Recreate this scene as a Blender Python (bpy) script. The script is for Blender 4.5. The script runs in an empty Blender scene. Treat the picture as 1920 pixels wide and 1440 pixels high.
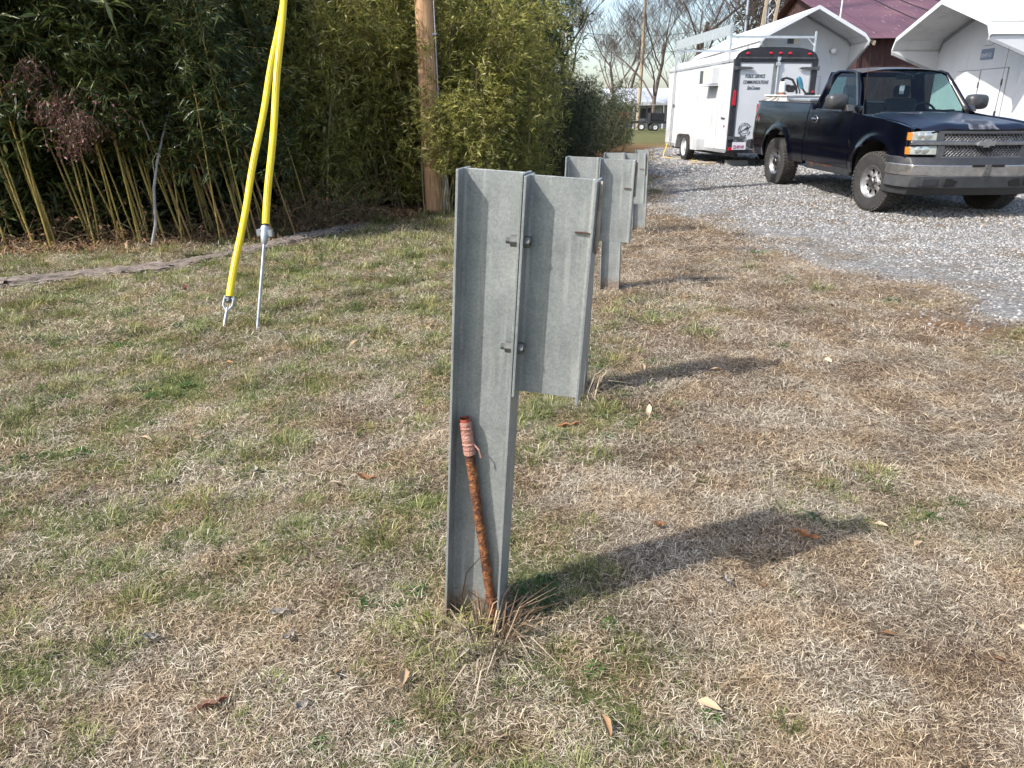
import bpy, bmesh, math, random
import numpy as np
from mathutils import Vector, Matrix, Euler

R = math.radians
random.seed(7)
rng = np.random.default_rng(7)
scene = bpy.context.scene
col = scene.collection

# ------------------------------------------------------------------ camera
CAM_H, PITCH, F_PX = 1.31, math.atan(507 / 1400.0), 1400.0
cam_data = bpy.data.cameras.new('camera')
cam = bpy.data.objects.new('camera', cam_data)
col.objects.link(cam)
cam.location = (0, 0, CAM_H)
cam.rotation_euler = (math.pi / 2 - PITCH, 0, 0)
cam_data.sensor_fit = 'HORIZONTAL'
cam_data.sensor_width = 36
cam_data.lens = 36 * F_PX / 1920
cam_data.clip_start = 0.05
cam_data.clip_end = 3000
scene.camera = cam

# ------------------------------------------------------------------ light
SUN_AZ = math.atan2(-0.88, -0.47)      # direction towards the sun: x = sin, y = cos
SUN_EL = R(45.5)
world = bpy.data.worlds.new('World')
scene.world = world
world.use_nodes = True
wn = world.node_tree
wn.nodes.clear()
sky = wn.nodes.new('ShaderNodeTexSky')
sky.sky_type = 'NISHITA'
sky.sun_disc = False
sky.sun_elevation = SUN_EL
sky.sun_rotation = SUN_AZ
sky.dust_density = 2.4
sky.ozone_density = .8
bg = wn.nodes.new('ShaderNodeBackground')
bg.inputs['Strength'].default_value = 0.15
wout = wn.nodes.new('ShaderNodeOutputWorld')
wn.links.new(sky.outputs[0], bg.inputs[0])
wn.links.new(bg.outputs[0], wout.inputs[0])
sun_data = bpy.data.lights.new('sun', 'SUN')
sun_data.energy = 3.4
sun_data.angle = R(0.5)
sun_data.color = (1.0, 0.962, 0.91)
sun = bpy.data.objects.new('sun', sun_data)
col.objects.link(sun)
sdir = Vector((math.sin(SUN_AZ) * math.cos(SUN_EL), math.cos(SUN_AZ) * math.cos(SUN_EL), math.sin(SUN_EL)))
sun.rotation_euler = sdir.to_track_quat('Z', 'Y').to_euler()
sun.location = (-8, -5, 9)

scene.view_settings.view_transform = 'Standard'
scene.view_settings.look = 'None'
scene.view_settings.exposure = 1.0
scene.view_settings.gamma = 1.0
scene.cycles.use_denoising = True
scene.cycles.use_adaptive_sampling = True
scene.cycles.adaptive_threshold = 0.03
scene.cycles.max_bounces = 5
scene.cycles.diffuse_bounces = 2
scene.cycles.glossy_bounces = 2
scene.cycles.transmission_bounces = 4
scene.cycles.transparent_max_bounces = 10


# ------------------------------------------------------------------ helpers
class MB:
    """collects geometry for one mesh"""
    def __init__(self):
        self.v, self.f = [], []

    def add(self, vs, fs, M=None):
        o = len(self.v)
        if M is not None:
            vs = [M @ Vector(p) for p in vs]
        self.v.extend([tuple(p) for p in vs])
        self.f.extend([tuple(i + o for i in f) for f in fs])
        return self

    def box(self, a, b, M=None):
        (x0, y0, z0), (x1, y1, z1) = a, b
        vs = [(x0, y0, z0), (x1, y0, z0), (x1, y1, z0), (x0, y1, z0),
              (x0, y0, z1), (x1, y0, z1), (x1, y1, z1), (x0, y1, z1)]
        fs = [(0, 3, 2, 1), (4, 5, 6, 7), (0, 1, 5, 4), (1, 2, 6, 5), (2, 3, 7, 6), (3, 0, 4, 7)]
        return self.add(vs, fs, M)

    def tube(self, pts, r, n=8, caps=True, M=None):
        pts = [Vector(p) for p in pts]
        m = len(pts)
        rs = r if isinstance(r, (list, tuple)) else [r] * m
        vs, fs = [], []
        ref = None
        for i, p in enumerate(pts):
            t = (pts[min(i + 1, m - 1)] - pts[max(i - 1, 0)])
            t = t.normalized() if t.length > 1e-9 else Vector((0, 0, 1))
            if ref is None:
                ref = Vector((1, 0, 0)) if abs(t.x) < 0.8 else Vector((0, 1, 0))
            u = (ref - t * ref.dot(t))
            u = u.normalized() if u.length > 1e-6 else t.orthogonal().normalized()
            ref = u
            w = t.cross(u)
            for k in range(n):
                a = 2 * math.pi * k / n
                vs.append(p + (u * math.cos(a) + w * math.sin(a)) * rs[i])
        for i in range(m - 1):
            for k in range(n):
                k2 = (k + 1) % n
                fs.append((i * n + k, i * n + k2, (i + 1) * n + k2, (i + 1) * n + k))
        if caps:
            fs.append(tuple(range(n - 1, -1, -1)))
            fs.append(tuple((m - 1) * n + k for k in range(n)))
        return self.add(vs, fs, M)

    def prism(self, poly, axis, a, b, M=None):
        """poly in the two other axes (order x,y,z without axis), extruded from a to b"""
        n = len(poly)
        def P(q, c):
            if axis == 'x': return (c, q[0], q[1])
            if axis == 'y': return (q[0], c, q[1])
            return (q[0], q[1], c)
        vs = [P(q, a) for q in poly] + [P(q, b) for q in poly]
        fs = [tuple(range(n)), tuple(range(2 * n - 1, n - 1, -1))]
        for i in range(n):
            j = (i + 1) % n
            fs.append((i, i + n, j + n, j))
        return self.add(vs, fs, M)

    def lathe(self, prof, n=24, M=None, close=False):
        """profile of (r, h) turned round local z"""
        vs, fs = [], []
        m = len(prof)
        for r, h in prof:
            for k in range(n):
                a = 2 * math.pi * k / n
                vs.append((r * math.cos(a), r * math.sin(a), h))
        for i in range(m if close else m - 1):
            i2 = (i + 1) % m
            for k in range(n):
                k2 = (k + 1) % n
                fs.append((i * n + k, i * n + k2, i2 * n + k2, i2 * n + k))
        return self.add(vs, fs, M)

    def grid(self, fn, nu, nv, M=None, flip=False, skip=None):
        vs = [fn(i / nu, j / nv) for j in range(nv + 1) for i in range(nu + 1)]
        fs = []
        for j in range(nv):
            for i in range(nu):
                if skip and skip(i, j):
                    continue
                q = (j * (nu + 1) + i, j * (nu + 1) + i + 1, (j + 1) * (nu + 1) + i + 1, (j + 1) * (nu + 1) + i)
                fs.append(q[::-1] if flip else q)
        return self.add(vs, fs, M)

    def ball(self, c, r, n=10, sc=(1, 1, 1)):
        prof = [(max(1e-4, math.sin(math.pi * i / n)), -math.cos(math.pi * i / n)) for i in range(n + 1)]
        return self.lathe(prof, n + 2, Matrix.Translation(c) @ Matrix.Diagonal((r * sc[0], r * sc[1], r * sc[2], 1)))

    def build(self, name, mat, parent=None, smooth=False, bevel=0.0, recalc=True, attr=None, angle=38):
        me = bpy.data.meshes.new(name)
        me.from_pydata(self.v, [], self.f)
        if recalc:
            b = bmesh.new(); b.from_mesh(me)
            bmesh.ops.recalc_face_normals(b, faces=b.faces)
            b.to_mesh(me); b.free()
        return place(name, me, mat, parent, smooth, bevel, angle)


def place(name, me, mat, parent=None, smooth=False, bevel=0.0, angle=38):
    if mat is not None and not me.materials:
        me.materials.append(mat)
    if smooth:
        me.shade_smooth()
        me.set_sharp_from_angle(angle=R(angle))
    o = bpy.data.objects.new(name, me)
    col.objects.link(o)
    if parent is not None:
        o.parent = parent
    if bevel:
        md = o.modifiers.new('bevel', 'BEVEL')
        md.width = bevel; md.segments = 2; md.limit_method = 'ANGLE'; md.angle_limit = R(40)
    return o


def tag(o, label=None, cat=None, group=None, kind=None):
    if label: o['label'] = label
    if cat: o['category'] = cat
    if group: o['group'] = group
    if kind: o['kind'] = kind
    return o


def thing(name, label, cat, loc=(0, 0, 0), rot=(0, 0, 0), group=None):
    o = bpy.data.objects.new(name, None)
    o.empty_display_size = 0.1
    col.objects.link(o)
    o.location = loc; o.rotation_euler = rot
    return tag(o, label, cat, group)


def raw_mesh(name, V, F, mat=None, attrs=None):
    """fast mesh from numpy arrays; F is (n, k) with one k"""
    me = bpy.data.meshes.new(name)
    V = np.asarray(V, np.float32); F = np.asarray(F, np.int32)
    n, k = F.shape
    me.vertices.add(len(V)); me.vertices.foreach_set('co', V.ravel())
    me.loops.add(n * k); me.loops.foreach_set('vertex_index', F.ravel())
    me.polygons.add(n)
    me.polygons.foreach_set('loop_start', np.arange(0, n * k, k, dtype=np.int32))
    me.polygons.foreach_set('loop_total', np.full(n, k, np.int32))
    for key, arr in (attrs or {}).items():
        a = me.attributes.new(key, 'FLOAT', 'POINT')
        a.data.foreach_set('value', np.asarray(arr, np.float32))
    me.update(calc_edges=True); me.validate()
    if mat: me.materials.append(mat)
    return me


# ------------------------------------------------------------------ terrain height
KY = [-50, 9, 10.4, 13.3, 19, 28, 45, 70, 3000]
KZ = [0, 0, .04, .145, .2, .2, .1, 0, 0]
def gz(y):
    return np.interp(y, KY, KZ)

def vnoise(x, y, s, seed=0):
    """cheap smooth value noise on arrays"""
    x = np.asarray(x, float) / s + 91.7 * seed; y = np.asarray(y, float) / s + 37.3 * seed
    xi, yi = np.floor(x), np.floor(y)
    fx, fy = x - xi, y - yi
    fx = fx * fx * (3 - 2 * fx); fy = fy * fy * (3 - 2 * fy)
    def h(a, b):
        q = np.sin(a * 127.1 + b * 311.7 + seed * 17.17) * 43758.5453
        return q - np.floor(q)
    return (h(xi, yi) * (1 - fx) + h(xi + 1, yi) * fx) * (1 - fy) + (h(xi, yi + 1) * (1 - fx) + h(xi + 1, yi + 1) * fx) * fy

def ground_z(x, y):
    x = np.asarray(x, float); y = np.asarray(y, float)
    b = (vnoise(x, y, .55, 1) - .5) * .022 + (vnoise(x, y, .2, 2) - .5) * .012
    far = np.clip((18 - y) / 6, 0, 1)
    return gz(y) + b * far - 0.004


# ------------------------------------------------------------------ materials
def nodes_of(m):
    m.use_nodes = True
    nt = m.node_tree
    p = nt.nodes.get('Principled BSDF')
    return nt, p

def setp(p, **kw):
    for k, v in kw.items():
        k = k.replace('_', ' ')
        if k in p.inputs:
            p.inputs[k].default_value = v

def ramp(nt, stops, interp='LINEAR'):
    r = nt.nodes.new('ShaderNodeValToRGB')
    r.color_ramp.interpolation = interp
    el = r.color_ramp.elements
    while len(el) < len(stops): el.new(0.5)
    for e, (pos, c) in zip(el, stops):
        e.position = pos
        e.color = (*c, 1) if len(c) == 3 else c
    return r

def pmat(name, stops, scale=8, detail=6, rough=.6, metal=0, bump=0, bscale=None, coord='Object', stretch=(1, 1, 1), rvar=0, spec=.5, coat=0):
    """principled with a noise-driven colour ramp and an optional fine bump"""
    m = bpy.data.materials.new(name)
    nt, p = nodes_of(m)
    tc = nt.nodes.new('ShaderNodeTexCoord')
    mp = nt.nodes.new('ShaderNodeMapping')
    mp.inputs['Scale'].default_value = stretch
    nt.links.new(tc.outputs[coord], mp.inputs[0])
    nz = nt.nodes.new('ShaderNodeTexNoise')
    nz.inputs['Scale'].default_value = scale; nz.inputs['Detail'].default_value = detail
    nz.inputs['Roughness'].default_value = .65
    nt.links.new(mp.outputs[0], nz.inputs['Vector'])
    if isinstance(stops[0], (int, float)):
        c = stops
        stops = [(.3, tuple(x * .9 for x in c)), (.7, tuple(min(1, x * 1.08) for x in c))]
    r = ramp(nt, stops)
    nt.links.new(nz.outputs['Fac'], r.inputs[0])
    nt.links.new(r.outputs[0], p.inputs['Base Color'])
    setp(p, Roughness=rough, Metallic=metal)
    p.inputs['Specular IOR Level'].default_value = spec
    if coat:
        p.inputs['Coat Weight'].default_value = coat; p.inputs['Coat Roughness'].default_value = .08
    if rvar:
        mr = nt.nodes.new('ShaderNodeMapRange')
        mr.inputs['To Min'].default_value = max(0, rough - rvar); mr.inputs['To Max'].default_value = min(1, rough + rvar)
        nt.links.new(nz.outputs['Fac'], mr.inputs['Value']); nt.links.new(mr.outputs[0], p.inputs['Roughness'])
    if bump:
        n2 = nt.nodes.new('ShaderNodeTexNoise')
        n2.inputs['Scale'].default_value = bscale or scale * 6; n2.inputs['Detail'].default_value = 4
        nt.links.new(mp.outputs[0], n2.inputs['Vector'])
        b = nt.nodes.new('ShaderNodeBump')
        b.inputs['Strength'].default_value = bump; b.inputs['Distance'].default_value = .01
        nt.links.new(n2.outputs['Fac'], b.inputs['Height']); nt.links.new(b.outputs[0], p.inputs['Normal'])
    return m

def leafmat(name, stops, rough=.5, trans=.25, inst=.25, spec=.4, patch=0, tint=None):
    """foliage: colour from the per-leaf attribute c, shifted per instance"""
    m = bpy.data.materials.new(name)
    nt, p = nodes_of(m)
    at = nt.nodes.new('ShaderNodeAttribute'); at.attribute_name = 'c'
    oi = nt.nodes.new('ShaderNodeObjectInfo')
    ma = nt.nodes.new('ShaderNodeMath'); ma.operation = 'MULTIPLY_ADD'
    ma.inputs[1].default_value = inst; ma.inputs[2].default_value = -inst / 2
    nt.links.new(oi.outputs['Random'], ma.inputs[0])
    ad = nt.nodes.new('ShaderNodeMath'); ad.operation = 'ADD'; ad.use_clamp = True
    nt.links.new(ma.outputs[0], ad.inputs[0]); nt.links.new(at.outputs['Fac'], ad.inputs[1])
    r = ramp(nt, stops)
    if patch:   # the turf itself differs from place to place
        geo = nt.nodes.new('ShaderNodeNewGeometry')
        nz = nt.nodes.new('ShaderNodeTexNoise'); nz.inputs['Scale'].default_value = 2.3; nz.inputs['Detail'].default_value = 4
        nt.links.new(geo.outputs['Position'], nz.inputs['Vector'])
        m2 = nt.nodes.new('ShaderNodeMath'); m2.operation = 'MULTIPLY_ADD'; m2.inputs[1].default_value = patch * 2; m2.inputs[2].default_value = -patch
        nt.links.new(nz.outputs['Fac'], m2.inputs[0])
        a2 = nt.nodes.new('ShaderNodeMath'); a2.operation = 'ADD'; a2.use_clamp = True
        nt.links.new(ad.outputs[0], a2.inputs[0]); nt.links.new(m2.outputs[0], a2.inputs[1])
        ad = a2
    nt.links.new(ad.outputs[0], r.inputs[0])
    if patch and tint:
        n3 = nt.nodes.new('ShaderNodeTexNoise'); n3.inputs['Scale'].default_value = 3.7; n3.inputs['Detail'].default_value = 3
        nt.links.new(geo.outputs['Position'], n3.inputs['Vector'])
        tr_ = ramp(nt, [(.42, (1, 1, 1)), (.62, tint)]); nt.links.new(n3.outputs['Fac'], tr_.inputs[0])
        mm = nt.nodes.new('ShaderNodeMix'); mm.data_type = 'RGBA'; mm.blend_type = 'MULTIPLY'; mm.inputs[0].default_value = 1
        nt.links.new(r.outputs[0], mm.inputs[6]); nt.links.new(tr_.outputs[0], mm.inputs[7])
        class _o: outputs = [mm.outputs[2]]
        r = _o
    nt.links.new(r.outputs[0], p.inputs['Base Color'])
    setp(p, Roughness=rough)
    p.inputs['Specular IOR Level'].default_value = spec
    if trans:
        tr = nt.nodes.new('ShaderNodeBsdfTranslucent')
        mx = nt.nodes.new('ShaderNodeMixShader'); mx.inputs[0].default_value = trans
        nt.links.new(r.outputs[0], tr.inputs[0])
        out = nt.nodes.get('Material Output')
        nt.links.new(p.outputs[0], mx.inputs[1]); nt.links.new(tr.outputs[0], mx.inputs[2]); nt.links.new(mx.outputs[0], out.inputs[0])
    return m

def glassmat(name, tint, refl_rough=.02):
    """thin pane: tinted see-through plus a Fresnel reflection"""
    m = bpy.data.materials.new(name)
    m.use_nodes = True
    nt = m.node_tree; nt.nodes.clear()
    t = nt.nodes.new('ShaderNodeBsdfTransparent'); t.inputs[0].default_value = (*tint, 1)
    g = nt.nodes.new('ShaderNodeBsdfGlossy'); g.inputs['Roughness'].default_value = refl_rough
    fr = nt.nodes.new('ShaderNodeFresnel'); fr.inputs['IOR'].default_value = 1.5
    mx = nt.nodes.new('ShaderNodeMixShader'); out = nt.nodes.new('ShaderNodeOutputMaterial')
    nt.links.new(fr.outputs[0], mx.inputs[0]); nt.links.new(t.outputs[0], mx.inputs[1]); nt.links.new(g.outputs[0], mx.inputs[2])
    nt.links.new(mx.outputs[0], out.inputs[0])
    return m

M = {}
def galvanised():
    m = bpy.data.materials.new('galvanised_steel')
    nt, p = nodes_of(m)
    tc = nt.nodes.new('ShaderNodeTexCoord')
    vo = nt.nodes.new('ShaderNodeTexVoronoi'); vo.inputs['Scale'].default_value = 210
    nz = nt.nodes.new('ShaderNodeTexNoise'); nz.inputs['Scale'].default_value = 9; nz.inputs['Detail'].default_value = 8
    mp = nt.nodes.new('ShaderNodeMapping'); mp.inputs['Scale'].default_value = (30, 30, 1.6)
    st = nt.nodes.new('ShaderNodeTexNoise'); st.inputs['Scale'].default_value = 2.2; st.inputs['Detail'].default_value = 5
    for n in (vo, nz): nt.links.new(tc.outputs['Object'], n.inputs['Vector'])
    nt.links.new(tc.outputs['Object'], mp.inputs[0]); nt.links.new(mp.outputs[0], st.inputs['Vector'])
    r1 = ramp(nt, [(.25, (.185, .199, .197)), (.5, (.24, .254, .247)), (.78, (.31, .322, .308))])
    nt.links.new(nz.outputs['Fac'], r1.inputs[0])
    r2 = ramp(nt, [(.0, (.72, .75, .77)), (1, (1.2, 1.19, 1.17))])
    nt.links.new(vo.outputs['Color'], r2.inputs[0])
    mu = nt.nodes.new('ShaderNodeMix'); mu.data_type = 'RGBA'; mu.blend_type = 'MULTIPLY'; mu.inputs[0].default_value = .8
    nt.links.new(r1.outputs[0], mu.inputs[6]); nt.links.new(r2.outputs[0], mu.inputs[7])
    # pale runs and chalky oxide streaks
    rs = ramp(nt, [(.56, (0, 0, 0)), (.7, (1, 1, 1))])
    nt.links.new(st.outputs['Fac'], rs.inputs[0])
    mw = nt.nodes.new('ShaderNodeMix'); mw.data_type = 'RGBA'; mw.inputs[7].default_value = (.46, .47, .43, 1)
    sc = nt.nodes.new('ShaderNodeMath'); sc.operation = 'MULTIPLY'; sc.inputs[1].default_value = .3
    nt.links.new(rs.outputs[0], sc.inputs[0]); nt.links.new(sc.outputs[0], mw.inputs[0]); nt.links.new(mu.outputs[2], mw.inputs[6])
    # little rust flecks
    n3 = nt.nodes.new('ShaderNodeTexNoise'); n3.inputs['Scale'].default_value = 14; n3.inputs['Detail'].default_value = 10; n3.inputs['Roughness'].default_value = .8
    nt.links.new(tc.outputs['Object'], n3.inputs['Vector'])
    r3 = ramp(nt, [(.7, (0, 0, 0)), (.76, (1, 1, 1))])
    nt.links.new(n3.outputs['Fac'], r3.inputs[0])
    mr = nt.nodes.new('ShaderNodeMix'); mr.data_type = 'RGBA'; mr.inputs[7].default_value = (.33, .25, .16, 1)
    nt.links.new(r3.outputs[0], mr.inputs[0]); nt.links.new(mw.outputs[2], mr.inputs[6])
    # dried mud splashed up from the turf
    sx = nt.nodes.new('ShaderNodeSeparateXYZ'); nt.links.new(tc.outputs['Object'], sx.inputs[0])
    zr = nt.nodes.new('ShaderNodeMapRange'); zr.inputs['From Min'].default_value = .02; zr.inputs['From Max'].default_value = .2; zr.inputs['To Min'].default_value = .34; zr.inputs['To Max'].default_value = -.2
    nt.links.new(sx.outputs['Z'], zr.inputs['Value'])
    n5 = nt.nodes.new('ShaderNodeTexNoise'); n5.inputs['Scale'].default_value = 45; n5.inputs['Detail'].default_value = 8
    nt.links.new(tc.outputs['Object'], n5.inputs['Vector'])
    ad5 = nt.nodes.new('ShaderNodeMath'); ad5.operation = 'ADD'; nt.links.new(n5.outputs['Fac'], ad5.inputs[0]); nt.links.new(zr.outputs[0], ad5.inputs[1])
    r5 = ramp(nt, [(.62, (0, 0, 0)), (.78, (.75, .75, .75))]); nt.links.new(ad5.outputs[0], r5.inputs[0])
    mm5 = nt.nodes.new('ShaderNodeMix'); mm5.data_type = 'RGBA'; mm5.inputs[7].default_value = (.2, .13, .08, 1)
    nt.links.new(r5.outputs[0], mm5.inputs[0]); nt.links.new(mr.outputs[2], mm5.inputs[6]); mr = mm5
    nt.links.new(mr.outputs[2], p.inputs['Base Color'])
    setp(p, Metallic=.28, Roughness=.5)
    b = nt.nodes.new('ShaderNodeBump'); b.inputs['Strength'].default_value = .12; b.inputs['Distance'].default_value = .004
    nt.links.new(n3.outputs['Fac'], b.inputs['Height']); nt.links.new(b.outputs[0], p.inputs['Normal'])
    return m
M['galv'] = galvanised()
M['bright_galv'] = pmat('bright_galvanised_steel', [(.3, (.24, .26, .28)), (.7, (.4, .42, .435))], 20, rough=.45, metal=.5)
M['rust'] = pmat('rusty_pipe', [(.3, (.03, .013, .009)), (.45, (.11, .04, .018)), (.58, (.26, .10, .035)), (.74, (.46, .27, .12))], 48, 12, .9, bump=.9, bscale=160)
M['tape'] = pmat('pink_tape', [(.25, (.3, .12, .085)), (.55, (.42, .22, .17)), (.8, (.52, .36, .3))], 30, 8, .8, bump=.6, stretch=(1, 1, 2))
M['redpaint'] = pmat('red_paint', [(.3, (.16, .05, .03)), (.6, (.4, .07, .035))], 60, rough=.8)
M['nail'] = pmat('rusty_nail', (.06, .03, .02), 40, rough=.9)
M['strap'] = pmat('weathered_strap', [(.3, (.2, .16, .11)), (.7, (.38, .33, .26))], 30, rough=.8)
M['yellow'] = pmat('yellow_plastic', [(.24, (.42, .3, .05)), (.36, (.74, .52, .01)), (.7, (.84, .62, .01))], 7, 9, rough=.4, stretch=(1, 1, .5), rvar=.1)
M['black'] = pmat('black_plastic', (.012, .012, .013), 20, rough=.5)
M['rubber'] = pmat('tyre_rubber', [(.3, (.016, .016, .016)), (.7, (.04, .038, .036))], 12, rough=.85, bump=.2)
M['tread'] = pmat('dusty_tread', [(.3, (.025, .023, .021)), (.7, (.085, .078, .07))], 18, rough=.95)
M['wood_pole'] = pmat('pole_wood', [(.25, (.22, .12, .055)), (.5, (.47, .275, .145)), (.75, (.62, .41, .24))], 9, 8, .85, bump=.5, stretch=(7, 7, .35))
M['conduit'] = pmat('grey_pvc', (.42, .44, .46), 8, rough=.5)
M['wire'] = pmat('steel_wire', (.35, .36, .37), 30, rough=.45, metal=.7)
M['cable'] = pmat('dark_cable', (.03, .03, .032), 30, rough=.7)
M['culm'] = pmat('bamboo_culm', [(.25, (.14, .125, .025)), (.5, (.3, .22, .05)), (.75, (.44, .28, .07))], 1.6, 6, .45, stretch=(1, 1, 1))
M['culm_brown'] = pmat('bamboo_culm_brown', [(.25, (.13, .075, .025)), (.75, (.3, .17, .055))], 2, 6, .5)
M['twig'] = pmat('twig', (.16, .13, .06), 5, rough=.8)
M['grey_stem'] = pmat('grey_stem', [(.3, (.2, .19, .18)), (.7, (.38, .36, .35))], 10, rough=.8)
M['bark'] = pmat('tree_bark', [(.3, (.06, .045, .038)), (.7, (.15, .115, .095))], 3, rough=.95)
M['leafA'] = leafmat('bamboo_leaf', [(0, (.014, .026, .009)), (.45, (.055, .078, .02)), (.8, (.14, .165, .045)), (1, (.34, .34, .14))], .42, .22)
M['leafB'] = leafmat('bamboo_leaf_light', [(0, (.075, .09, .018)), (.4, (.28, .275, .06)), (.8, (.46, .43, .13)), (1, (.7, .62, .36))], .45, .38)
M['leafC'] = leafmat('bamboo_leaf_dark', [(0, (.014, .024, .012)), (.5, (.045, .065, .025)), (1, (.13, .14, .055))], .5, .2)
M['leafred'] = leafmat('red_leaf', [(0, (.04, .018, .016)), (.5, (.11, .04, .038)), (1, (.26, .13, .11))], .5, .2)
M['leafdry'] = leafmat('dry_leaf', [(0, (.06, .03, .018)), (.4, (.17, .09, .045)), (.75, (.33, .2, .1)), (1, (.5, .4, .27))], .8, .1)
M['thatch'] = leafmat('dead_grass', [(0, (.045, .029, .02)), (.28, (.15, .108, .075)), (.62, (.41, .34, .245)), (1, (.74, .67, .53))], .75, .12, .28, .25, .3, (.9, .8, .69))
M['grass'] = leafmat('green_grass', [(0, (.055, .078, .024)), (.45, (.165, .195, .06)), (.8, (.32, .32, .13)), (1, (.52, .48, .3))], .55, .25, .3, .3, .18, (1.0, .92, .78))
M['clover'] = leafmat('clover', [(0, (.02, .05, .012)), (.6, (.06, .12, .03)), (1, (.13, .19, .06))], .6, .2, .3, .3)
M['white_paint'] = pmat('white_sheet_metal', [(.3, (.52, .535, .55)), (.7, (.59, .6, .61))], 1.5, 5, .38, bump=.02)
M['white_dirty'] = pmat('weathered_white_metal', [(.25, (.36, .36, .345)), (.45, (.52, .525, .53)), (.8, (.6, .61, .62))], 2.5, 8, .45, stretch=(1, 1, .35))
M['grey_trim'] = pmat('grey_trim', (.30, .31, .32), 5, rough=.5)
M['alu'] = pmat('aluminium', [(.3, (.5, .52, .53)), (.7, (.66, .68, .69))], 10, rough=.38, metal=.7)
M['black_paint'] = pmat('black_frame_paint', [(.3, (.012, .012, .015)), (.75, (.035, .035, .04))], 6, 8, .45)
M['hinge'] = pmat('dark_hinge_steel', [(.3, (.04, .045, .05)), (.75, (.13, .135, .14))], 12, rough=.6, metal=.3)
M['red_lens'] = pmat('red_lens', (.42, .015, .03), 20, rough=.25)
M['lettering'] = pmat('dark_lettering', (.035, .045, .055), 30, rough=.6)
M['plate'] = pmat('plate_white', (.62, .6, .64), 10, rough=.5)
M['plate_text'] = pmat('plate_text', (.25, .06, .12), 10, rough=.6)
M['blue_plate'] = pmat('blue_grey_plate', (.16, .20, .28), 10, rough=.5)
M['dark_glass'] = pmat('dark_window', (.05, .06, .065), 4, rough=.15)
M['beige'] = pmat('beige_cover', [(.3, (.5, .45, .32)), (.7, (.66, .63, .52))], 20, rough=.6)
M['lamp_white'] = pmat('lamp_cover', (.85, .85, .83), 10, rough=.3)
M['barn_roof'] = None
M['barn_wall'] = pmat('barn_boards', [(.25, (.014, .008, .008)), (.55, (.05, .02, .018)), (.8, (.13, .05, .04))], 3, 8, .9, bump=.3, stretch=(9, 9, .5))
M['tower'] = pmat('tower_steel', (.33, .36, .4), 12, rough=.5, metal=.5)
M['old_wood'] = pmat('old_lumber', [(.25, (.2, .15, .1)), (.75, (.5, .42, .3))], 6, 6, .85, stretch=(4, 4, .5))
M['timber'] = pmat('rotten_timber', [(.3, (.04, .03, .024)), (.44, (.14, .11, .088)), (.6, (.26, .215, .18)), (.78, (.38, .33, .285))], 14, 10, .95, bump=1.0, bscale=40, stretch=(.5, 5, 5))
M['bolt'] = pmat('weathered_bolt', [(.3, (.06, .062, .06)), (.7, (.14, .145, .138))], 30, rough=.65, metal=.3)
M['dirt_line'] = pmat('grimy_seam', (.3, .22, .02), 20, rough=.7)

# ------------------------------------------------------------------ ground sheets
GY = [0, 2, 4.6, 7, 9, 11.2, 14, 16.4, 19.8, 23, 27]
GX = [3.75, 3.6, 3.3, 2.72, 2.2, 1.95, 2.35, 2.85, 3.5, 4.2, 4.9]
def gravel_d(x, y):
    """metres inside (+) or outside (-) the gravel, ragged edge included"""
    x = np.asarray(x, float); y = np.asarray(y, float)
    d = x - np.interp(y, GY, GX)
    d = d + (vnoise(x, y, .9, 5) - .5) * .9 + (vnoise(x, y, .3, 6) - .5) * .35
    return np.minimum(d, 27 - y)
LX = [-14, -7, -5.2, -3.7, -2.4, -1.6, -.4, .8, 2.0, 3.4, 4.2]
LY = [7.0, 7.25, 7.55, 7.85, 9.0, 10.0, 10.6, 11.6, 15.5, 23.0, 28.0]
def litter_d(x, y):
    """metres inside (+) the leaf litter below the bamboo"""
    x = np.asarray(x, float); y = np.asarray(y, float)
    return y - np.interp(x, LX, LY) + (vnoise(x, y, .6, 8) - .5) * .35
def green_p(x, y):
    x = np.asarray(x, float); y = np.asarray(y, float)
    b = .58 - .28 * np.clip((x + .2) / 1.0, -1.0, 1.4) + .16 * np.clip((y - 2.2) / 2.5, -1.2, 1)
    b = b + .42 * np.clip((.1 - x) / .5, 0, 1) * np.clip((2.6 - y) / .6, 0, 1)
    b = b - .25 * np.clip((x + .15) / .4, 0, 1) * np.clip((2.6 - y) / .6, 0, 1)
    b = b + .27 * np.clip((.4 - x) / .6, 0, 1) * np.clip((y - 2.3) / .8, 0, 1)
    b = b + .3 * np.exp(-((x - np.interp(y, GY, GX) + .55) / .35) ** 2) * (y > 6)
    b = b - .25 * np.exp(-(((x - 1.2) / .9) ** 2 + ((y - 4.6) / 1.6) ** 2))
    n = .55 * vnoise(x, y, .9, 11) + .3 * vnoise(x, y, .33, 12) + .15 * vnoise(x, y, .12, 13)
    b = b - .9 * bare(x, y)
    return np.clip((n - .5) * 3.2 + b, 0, 1)

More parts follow.
